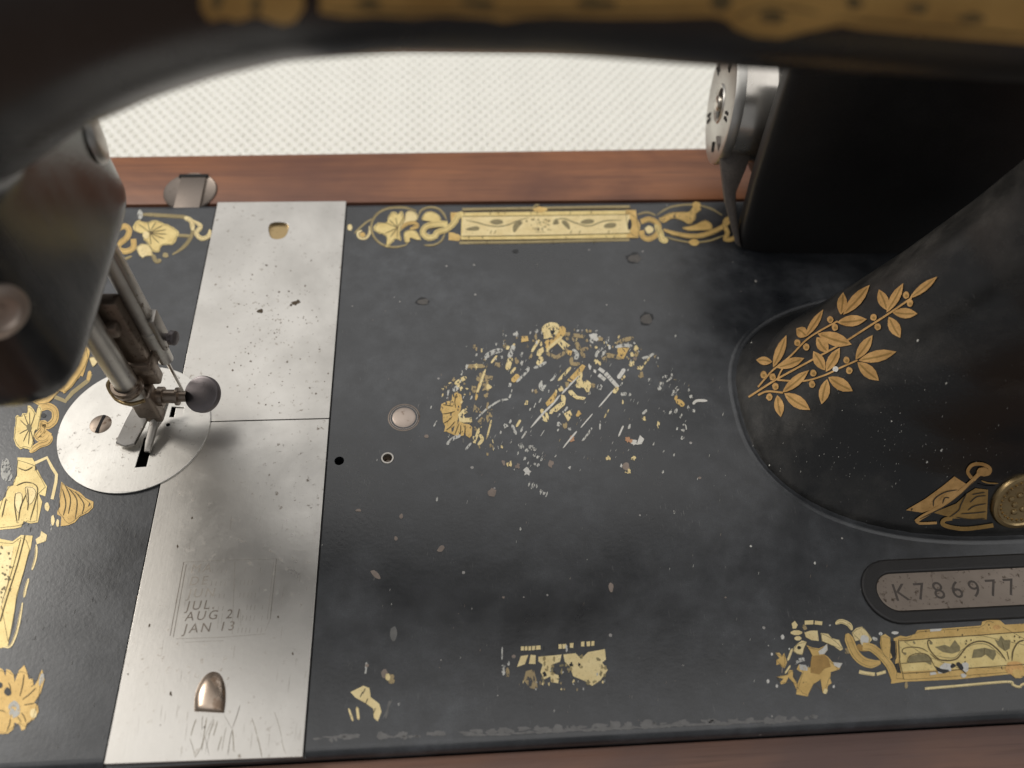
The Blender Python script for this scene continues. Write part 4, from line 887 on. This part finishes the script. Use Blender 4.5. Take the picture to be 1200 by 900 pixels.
# rear slide plate with a thumb notch
def smooth2(pts, n_=4): return [(p.x, p.y) for p in spline([(a_, b_, 0) for a_, b_ in pts], n_, True)]
notch = smooth2(unl([(317, 263), (326, 261), (337, 263), (338, 270), (334, 278), (326, 281), (318, 279), (315, 270)]), 3)
sp = outline_solid('slide_plate', [[(PX0, SEAM+.12), (PX1, SEAM+.12), (PX1, 178.5), (PX0, 178.5)], notch], -1.2, .35, M['plate'], mach, .12)
tag(sp, 'rear nickel slide plate with rust speckles and a D-shaped finger hole')
bm = bmesh.new(); box(bm, 17, 28, 160, 170, -1.35, -.75); o = obj('finger_hole_floor', bm, M['brass'], sp)
spf = outline_solid('slide_plate', [[(PX0, .2), (PX1, -.5), (PX1, SEAM-.12), (PX0, SEAM-.12)]], -1.2, .35, M['plate'], mach, .12)
tag(spf, 'front nickel slide plate with stamped patent dates and a raised thumb catch')
# thumb catch: a dimple pressed up out of the front plate, flat lip towards the front edge
cpx = [(228, 834), (229, 815), (236, 798), (247, 788), (258, 790), (264, 803), (265, 820), (263, 836)]
ring0 = [un(*p) for p in [(q.x, q.y) for q in spline([(a_, b_, 0) for a_, b_ in cpx], 4)]]
cc = un(248, 826)
bm = bmesh.new(); prev = None
levels = [(1.0, .33), (.93, .8), (.8, 1.25), (.6, 1.55), (.35, 1.7), (.1, 1.75)]
for k, h in levels:
    rg = [bm.verts.new((cc.x+(p.x-cc.x)*k, cc.y+(p.y-cc.y)*k if k > .99 else min(cc.y+(p.y-cc.y)*k, 1e9), h)) for p in ring0]
    if prev:
        for i in range(len(rg)-1): bm.faces.new((prev[i], prev[i+1], rg[i+1], rg[i]))
        bm.faces.new((prev[-1], prev[0], rg[0], rg[-1]))
    prev = rg
bm.faces.new(prev); bmesh.ops.recalc_face_normals(bm, faces=bm.faces)
obj('thumb_catch', bm, M['catch'], spf, True, 60)
# scratches below the catch
d = Decal(lift=.36).at(100, 780, 4)
random.seed(3)
for a_, b_, c_, e_ in [(550, 235, 548, 300), (570, 240, 545, 400), (600, 235, 560, 415), (605, 250, 575, 330), (590, 260, 540, 385), (620, 260, 600, 330),
        (650, 230, 690, 300), (690, 300, 695, 395), (725, 185, 690, 290), (688, 300, 668, 420), (660, 290, 640, 400), (640, 330, 620, 400), (780, 245, 805, 330),
        (805, 330, 828, 430), (885, 215, 920, 340), (920, 340, 940, 415), (520, 250, 495, 330), (490, 340, 515, 430), (515, 430, 545, 380), (560, 330, 580, 420)]:
    d.S([(a_, b_), ((a_+c_)/2+random.uniform(-4, 4), (b_+e_)/2), (c_, e_)], random.choice([1.6, 2.2, 3.2]), random.choice(['engrdark', 'linework']), 0, True, 3)
d.at(0, 0, 1)
for _ in range(55):   # fine wear lines along the plate
    x, y = random.uniform(150, 360), random.uniform(600, 880)
    if x < 245-(y-500)*.28: continue
    l_ = random.uniform(4, 22)
    d.S([(x, y), (x-l_*.12, y+l_)], random.uniform(.3, .6), 'engr', 0, True, 2)
for x, y, r_ in [(200, 813, 3.2), (175, 733, 2.6), (343, 766, 2.2), (326, 723, 1.8), (240, 852, 1.8), (160, 700, 2), (208, 640, 2), (225, 607, 2), (188, 850, 1.2), (150, 790, 1.5)]:
    d.C(x, y, r_*.5, r_*.8, 'rustmark', 0, .4)
d.done('wear_marks', spf)['kind'] = 'stuff'
d = Decal(lift=.36).at(110, 160, 2.648)
for x, y, r_ in [(622, 517, 9), (633, 512, 8), (612, 523, 7), (516, 541, 8), (535, 400, 6), (565, 403, 5), (575, 482, 6), (605, 480, 5), (655, 463, 5), (487, 697, 6), (430, 725, 6), (689, 798, 6), (533, 832, 5), (415, 590, 5),
        (600, 700, 5), (640, 690, 4), (487, 640, 4), (560, 610, 5), (700, 660, 4), (690, 560, 4), (450, 520, 4), (660, 580, 4), (716, 760, 4), (585, 760, 4), (500, 770, 4)]:
    d.C(x, y, r_*(1.1 if r_ > 7 else .6), r_*(.8 if r_ > 7 else .5), 'rustmark' if r_ > 6 else 'engrdark', 0, .4)
random.seed(11)
for _ in range(150):
    x, y = random.gauss(580, 90), random.gauss(620, 130)
    if 330 < x < 730 and 330 < y < 870: d.C(x, y, random.uniform(1, 2.6), None, random.choice(['engr', 'engr', 'engrdark']), 0, .4)
d.done('rust_spots', sp)['kind'] = 'stuff'
# stamped patent block, two columns in a double frame
def seg(a_, b_, w_, m_, D_): D_.S([a_, ((a_[0]+b_[0])/2, (a_[1]+b_[1])/2), b_], w_, m_, 0, False, 1)
d = Decal(lift=.36).at(190, 640, 7.5)
for w_, A in ((7, [(190, 140), (70, 790)]), (6, [(212, 160), (98, 800)]), (5, [(1005, 110), (950, 640)]), (4, [(980, 140), (925, 640)]), (4, [(640, 130), (615, 770)]), (3, [(190, 140), (560, 122)]), (3, [(560, 122), (1005, 112)]),
              (4, [(120, 815), (540, 800)]), (3, [(200, 845), (540, 830)]), (3, [(540, 800), (910, 770)]), (3, [(690, 560), (690, 700)]), (3, [(950, 640), (905, 745)])):
    seg(A[0], A[1], w_, 'engrdark' if w_ > 4 else 'engr', d)
random.seed(8)
for yb in (240, 350, 460, 568, 662, 770):
    for k in range(7):
        if random.random() < .25: continue
        x = 700+k*34-(yb-212)*.05; seg((x, yb-52), (x-9, yb-8), random.choice([3, 4, 5]), 'engr', d)
    if yb < 600:
        for k in range(4): x = 450+k*40-(yb-212)*.09; seg((x, yb-40), (x-9, yb-2), 4, 'engr', d)
d.done('patent_frame', spf)
o0 = un(190, 640)
dirx = (1.0, .018)
rowsT = [('MA', 0, 240), ('DE', 0, 350), ('JUN', 0, 460), ('JUL.', 0, 568), ('AUG 21', 0, 662), ('JAN 13', 0, 770)]
for s1, s2, yb in rowsT:
    fx = 250-(yb-212)*.115
    p1 = un(190+fx/7.5, 640+yb/7.5); p2 = un(190+(690-(yb-212)*.04)/7.5, 640+(yb-12)/7.5)
    text('patent_date', s1, 3.3, M['engrdark'] if yb > 500 else M['engr'], spf, (p1.x, p1.y), dirx, .37, .12, 'LEFT', 1.3)

# ---- round needle plate
NC = (-10.2, 88.3)
def unr(pts): return [tuple(un(a_, b_, .6).xy) for a_, b_ in pts]
slotF = unr([(158.5, 548), (171.5, 547), (181, 512), (169, 513)])
slotS = unr([(198.5, 489), (213.5, 489), (216, 477.5), (201.5, 477)])
hole = circ(un(197, 498, .6).x, un(197, 498, .6).y, .55, .55, 16)
npl = outline_solid('needle_plate', [circ(NC[0], NC[1], 20.8, 20.8, 96), slotF, slotS, hole], .2, .75, M['nplate'], mach, .12)
bm = bmesh.new(); box(bm, -12, 8, 74, 102, -6, -5.2); obj('bobbin_well', bm, M['hole'], npl)
bm = bmesh.new()
for k in range(9): box(bm, -6.3, -4.7, 82.5+k*.8, 83.0+k*.8, -.3, .65, .08, 1)
box(bm, -6.4, -4.6, 82.3, 90, -2, .1)
obj('feed_dog', bm, M['steel'], npl)
def slotted_screw(name, c, axis, r_, h, mtl, parent, ang=0, dome=.35):
    a_ = Vector(axis).normalized(); bm_ = bmesh.new()
    revolve(bm_, c, axis, [(-.1, r_*1.02), (h*.6, r_), (h, r_*.9), (h+dome*.5, r_*.5), (h+dome*.6, 0)], 36)
    o_ = obj(name, bm_, mtl, parent)
    u = a_.orthogonal().normalized(); u.rotate(Matrix.Rotation(ang, 3, a_)) if False else None
    u = Matrix.Rotation(ang, 3, a_) @ u; v_ = a_.cross(u); bm_ = bmesh.new()
    t = bmesh.new(); bmesh.ops.create_cube(t, size=1); p0 = Vector(c)+a_*(h+dome*.35)
    for q in t.verts: q.co = p0+u*q.co.x*r_*1.9+v_*q.co.y*r_*.26+a_*q.co.z*dome*.9
    merge(bm_, t); obj('slot', bm_, M['hole'], o_)
    return o_
c = un(118, 497, .75)
slotted_screw('plate_screw', (c.x, c.y, .62), (0, 0, 1), 3.0, .25, M['rust'], npl, math.radians(-55+90))

# ---- presser bar, needle bar and foot
def rod(name, x, y, prof, mtl, seg=32, parent=mach):
    bm_ = bmesh.new(); revolve(bm_, (x, y, 0), (0, 0, 1), prof, seg); return obj(name, bm_, mtl, parent)
PB = (-4.5, 87.5)
rod('presser_bar', PB[0], PB[1], [(17, 2.3), (17.2, 3.0), (24, 3.0), (24.2, 3.0), (90, 3.0)], M['rodsteel'])
# needle bar behind it, with clamp, guide and needle
NB = (3.6, 96.0)
nb = rod('needle_bar', NB[0], NB[1], [(22, .9), (22.4, 2.0), (30, 2.1), (30.3, 2.9), (36, 2.9), (36.2, 2.55), (90, 2.55)], M['rodsteel'])
bm = bmesh.new(); revolve(bm, (NB[0], NB[1], 0), (0, 0, 1), [(2.2, 0), (5, .35), (12, .42), (22, .5), (24, .8), (24.5, 0)], 14)
obj('needle', bm, M['nickel'], nb)
bm = bmesh.new(); revolve(bm, (NB[0], NB[1], 33), (.95, -.25, .1), [(1.5, 1.0), (5.0, 1.0), (5.0, 1.9), (6.3, 1.9), (6.6, 1.4), (6.6, 0)], 20)
obj('needle_clamp_screw', bm, M['darksteel'], nb)
# rusty guide bracket filling the gap between the two bars
bm = bmesh.new()
box(bm, -3.8, 2.2, 90.6, 94.4, 18, 52, .8, 2)
box(bm, -5.6, 3.0, 89.2, 95.6, 24, 29, 1.0, 2)
box(bm, -4.5, 0.5, 88.0, 93.0, 42, 46, 1.0, 2)
obj('bar_bracket', bm, M['rust'], mach)
bm = bmesh.new(); box(bm, 5.6, 7.2, 93, 97.5, 30, 42, .5, 2); box(bm, 5.2, 6.2, 94, 96.5, 42, 66, .4, 2)
obj('thread_guide', bm, M['steel'], mach)
# clamp ring round the presser bar
bm = bmesh.new()
revolve(bm, (PB[0], PB[1], 21.5), (-.05, -.1, 1), [(0, 2.95), (0, 3.75), (.35, 3.95), (2.4, 3.95), (2.75, 3.7), (2.75, 2.95)], 36)
ringo = obj('clamp_ring', bm, M['rust'], mach)
bm = bmesh.new()
pts = [(-8.6, 88.8, 23.8), (-9.6, 88.0, 22.6), (-9.2, 86.8, 20.6), (-7.4, 85.0, 19.6), (-4.0, 83.7, 19.8), (-.4, 84.4, 20.2)]
def wire(bm_, pts_, r_, seg=10, n_=6):
    q = spline(pts_, n_); rings = []
    for i, p in enumerate(q):
        dd = (q[min(i+1, len(q)-1)]-q[max(i-1, 0)]).normalized(); u = dd.orthogonal().normalized() if i == 0 else (rings_u-dd*rings_u.dot(dd)).normalized()
        rings_u = u; v_ = dd.cross(u)
        rings.append([bm_.verts.new(p+(u*math.cos(2*math.pi*k/seg)+v_*math.sin(2*math.pi*k/seg))*r_) for k in range(seg)])
    for A, B in zip(rings, rings[1:]):
        for k in range(seg): bm_.faces.new((A[k], A[(k+1) % seg], B[(k+1) % seg], B[k]))
    bm_.faces.new(rings[0][::-1]); bm_.faces.new(rings[-1]); bmesh.ops.recalc_face_normals(bm_, faces=bm_.faces)
wire(bm, pts, .55); obj('thread_hook', bm, M['brass'], mach)
# presser foot: shank, hinge block, long left toe, narrow right toe
foot = empty('presser_foot'); foot.parent = mach
bm = bmesh.new(); box(bm, -6.6, -.4, 86.5, 92.0, 7.5, 18.0, .9, 3); box(bm, -5.6, -1.0, 87.5, 91.2, 4.0, 9, .6, 2)
obj('shank', bm, M['rust'], foot)
def slab(bm_, top, th):
    t = bmesh.new(); up_ = [t.verts.new(p) for p in top]; lo = [t.verts.new((p[0], p[1], p[2]-th)) for p in top]
    t.faces.new(up_); t.faces.new(lo[::-1])
    for k in range(len(top)):
        k2 = (k+1) % len(top); t.faces.new((up_[k], lo[k], lo[k2], up_[k2]))
    bmesh.ops.recalc_face_normals(t, faces=t.faces)
    bmesh.ops.bevel(t, geom=list(t.edges), offset=.25, segments=2, profile=.5, affect='EDGES'); merge(bm_, t)
def P3(px, py, z): p = un(px, py, z); return (p.x, p.y, z)
bm = bmesh.new()
slab(bm, [P3(135, 519, 3.0), P3(138, 512, 3.4), P3(147, 493, 5.2), P3(157, 474, 8), P3(165, 466, 9), P3(180, 469, 8.6), P3(175, 484, 6.2), P3(167, 500, 4.2), P3(157, 520, 3.0), P3(146, 523, 2.8)], 1.3)
obj('left_toe', bm, M['steel'], foot)
bm = bmesh.new()
slab(bm, [P3(177, 486, 5), P3(183, 470, 8), P3(190, 470, 8), P3(186, 490, 4.6), P3(177, 524, 2.6), P3(175, 529, 2.4), P3(168.5, 529, 2.4), P3(170, 516, 3.0)], 1.1)
slab(bm, [P3(186, 480, 4.2), P3(192, 466, 7), P3(198, 468, 6.5), P3(191, 490, 3.4), P3(184, 500, 2.5), P3(182, 494, 3)], 1.0)
obj('right_toe', bm, M['steel'], foot)
bm = bmesh.new(); revolve(bm, (PB[0], 91.0, 12.2), (1, -.02, -.02), [(-2.4, 2.2), (3.8, 2.2), (3.9, 2.7), (5.4, 2.7), (5.5, 1.9), (8.6, 1.9), (8.7, 2.5), (9.4, 2.5), (9.5, 1.5), (11.5, 1.5)], 28)
obj('foot_screw', bm, M['rust'], foot)
ax = Vector((-.22, -.40, .86)).normalized(); cD = Vector(un(237, 462, 11.6))
bm = bmesh.new(); revolve(bm, cD-ax*1.2, ax, [(0, 4.6), (.35, 5.15), (1.5, 5.15), (2.0, 4.9), (2.15, 4.4), (2.05, 0), ], 48)
bm.faces.new([v_ for v_ in bm.verts][:48][::-1]) if False else None
revolve(bm, cD-ax*1.2, ax, [(0, 0), (0, 4.2)], 48)
obj('thumb_screw', bm, M['darksteel'], foot)

# screw boss on the head and presser lifter slot
p, n_ = hit(-3, 366, 0)
bm = bmesh.new(); revolve(bm, p-n_*.5, n_, [(0, 5.2), (.9, 5.2), (1.3, 4.8), (1.5, 3.4), (.9, 3.0), (.6, 1.6), (1.3, 1.3), (1.3, 0)], 40)
obj('face_screw', bm, M['stud'], head)
p, n_ = hit(112, 156, 0)
if p is not None:
    bm = bmesh.new(); revolve(bm, p-n_*1.0, n_, [(0, 6.6), (1.0, 6.4), (1.7, 5.6), (2.0, 3.5), (2.1, 0)], 40)
    lf = obj('side_boss', bm, M['rodsteel'], head)

# ---- serial number plate in a raised oval surround
ang = math.atan2(1.4, 47)
def rotp(pts, c0, a_): return [(c0[0]+(x-c0[0])*math.cos(a_)-(y-c0[1])*math.sin(a_), c0[1]+(x-c0[0])*math.sin(a_)+(y-c0[1])*math.cos(a_)) for x, y in pts]
C0 = (197, 32.0)
A0 = math.radians(0.3)
out_ = rotp(stadium(185.6, 266, 23.2, 40.6), C0, A0); inn = rotp(stadium(189.6, 262, 26.7, 36.7), C0, A0)
srd = outline_solid('number_surround', [out_, inn], -.4, .75, M['blackpaint'], bed, .62)
srd['label'] = 'raised oval black surround of the serial number plate'
spl_ = outline_solid('number_plate', [inn], -.3, .3, M['serial'], bed, .1)
o = text('serial_number', 'K786977', 6.6, M['stamp'], bed, (193.6, 29.3), (math.cos(A0), math.sin(A0)), .315, 0, 'LEFT', 1.5)
# ---- brass badge on the pillar
p, n_ = hit(1199, 586, 0)
bm = bmesh.new(); revolve(bm, p-n_*1.2, n_, [(0, 8.9), (1.6, 8.9), (2.2, 8.5), (2.3, 7.6), (1.9, 7.2), (1.75, 5), (1.75, 0)], 64)
bd = obj('oval_badge', bm, M['brass'], pillar); bd['label'] = 'round brass badge on the pillar at the right edge'
u_ = n_.orthogonal().normalized(); v2 = n_.cross(u_); bm = bmesh.new()
for k in range(28):
    t_ = 2*math.pi*k/28; q = p+n_*.6+(u_*math.cos(t_)+v2*math.sin(t_))*6.2
    revolve(bm, q, n_, [(0, .42), (.35, .35), (.45, 0)], 8)
for k in range(10):
    t_ = 2*math.pi*k/10+.2; q = p+n_*.6+(u_*math.cos(t_)+v2*math.sin(t_))*(2.6 if k % 2 else 3.9)
    revolve(bm, q, n_, [(0, .9), (.4, .7), (.6, 0)], 10)
obj('badge_relief', bm, M['brass'], pillar)

p_ = None
# ---- electric motor with nickel end cap behind the pillar
mot = empty('motor'); mot.parent = mach
MY, MZ = 186.0, 35.0; MAX = Vector((1, -.12, 0)).normalized()
bm = bmesh.new(); revolve(bm, (169.6, MY, MZ), MAX, [(3.5, 0), (3.5, 17.6), (4.2, 17.9), (14.0, 17.9), (14.0, 0)], 72)
obj('end_cap', bm, M['nickel'], mot)
bm = bmesh.new(); revolve(bm, (169.6, MY, MZ), MAX, [(3.6, 19.0), (1.4, 19.6), (.4, 19.2), (0, 18.3), (.2, 6.4), (-.3, 5.9), (.1, 4.9), (1.6, 4.8), (1.6, 0)], 72)
fc = obj('cap_face', bm, M['nplate'], mot)
bm = bmesh.new(); revolve(bm, (170.9, MY-.1, MZ), -MAX, [(0, 4.7), (.35, 4.7), (.35, 0)], 36); obj('hub_recess', bm, M['hole'], fc)
bm = bmesh.new(); revolve(bm, (170.4, MY, MZ), -MAX, [(0, 2.6), (1.6, 2.5), (2.0, 2.0), (2.1, 0)], 28); obj('hub_stud', bm, M['nickel'], fc)
bm = bmesh.new()
for k in range(5):
    t_ = math.radians(15+k*72); r1, r2 = 12.0, 15.6
    for j_ in (-.07, .07):
        c0_ = Vector((169.5+.12*math.cos(t_+j_)*13.8, MY+math.cos(t_+j_)*13.8, MZ+math.sin(t_+j_)*13.8))
        box(bm, c0_.x-.12, c0_.x+.3, c0_.y-.45, c0_.y+.45, c0_.z-1.7, c0_.z+1.7, 0, 1, 0, Matrix.Rotation(t_+j_-math.pi/2, 3, 'X'))
obj('face_marks', bm, M['hole'], fc)
bm = bmesh.new(); revolve(bm, (169.6, MY, MZ), MAX, [(14.1, 0), (14.1, 19.5), (15.2, 21.5), (17, 22.3), (70, 22.3), (72, 20), (72, 0)], 72)
obj('motor_body', bm, M['blackpaint'], mot)
# slim strap from under the cap down to the bed
def onY(px, py, y): r = ray(px, py); t = (y-CAM.y)/r.y; return CAM+r*t
def strap(bm_, pts, y, th):
    t = bmesh.new(); f_ = [t.verts.new(onY(a_, b_, y+(292-b_)/120*17)) for a_, b_ in pts]; k_ = [t.verts.new(v_.co+Vector((0, th, 0))) for v_ in f_]
    t.faces.new(f_); t.faces.new(k_[::-1])
    for k in range(len(pts)): k2 = (k+1) % len(pts); t.faces.new((f_[k], k_[k], k_[k2], f_[k2]))
    bmesh.ops.recalc_face_normals(t, faces=t.faces)
    bmesh.ops.bevel(t, geom=list(t.edges), offset=.5, segments=2, profile=.5, affect='EDGES'); merge(bm_, t)
bm = bmesh.new()
strap(bm, [(841, 168), (886, 168), (874, 200), (863, 226), (863, 245), (869, 292), (862, 286), (850, 240), (846, 205)], 153, 4)
obj('motor_strap', bm, M['greypaint'], mot)
secs = []
for (z, L_, F_, B_) in [(-.5, 179.5, 151, 164), (.4, 179.2, 150.8, 164), (12, 177.5, 150, 164), (30, 175.5, 149.5, 163), (50, 174, 149, 162), (75, 172.5, 148.5, 161), (100, 171, 149, 161), (112, 172, 152, 160)]:
    secs.append([(p_[0], p_[1], z) for p_ in sup((L_+320)/2, (F_+B_)/2, (320-L_)/2, (B_-F_)/2, 4, 120)])
obj('motor_housing', loft(secs), M['blackpaint'], mot, True, 60)
# fillet where the pillar foot meets the bed
rings = []
for off_, z_ in [(1.9, .01), (1.4, .10), (1.0, .20), (.6, .20), (.3, .06), (-.5, .03)]:
    rings.append([(p_[0], p_[1], z_) for p_ in sup(232.5, 88.8, 67.5+off_, 43.2+off_, 2.5, 160)])
bm = bmesh.new(); prev = None
for rg in rings:
    vs = [bm.verts.new(p_) for p_ in rg]
    if prev:
        for k in range(160): bm.faces.new((prev[k], prev[(k+1) % 160], vs[(k+1) % 160], vs[k]))
    prev = vs
obj('foot_fillet', bm, M['bed'], bed, True, 180)
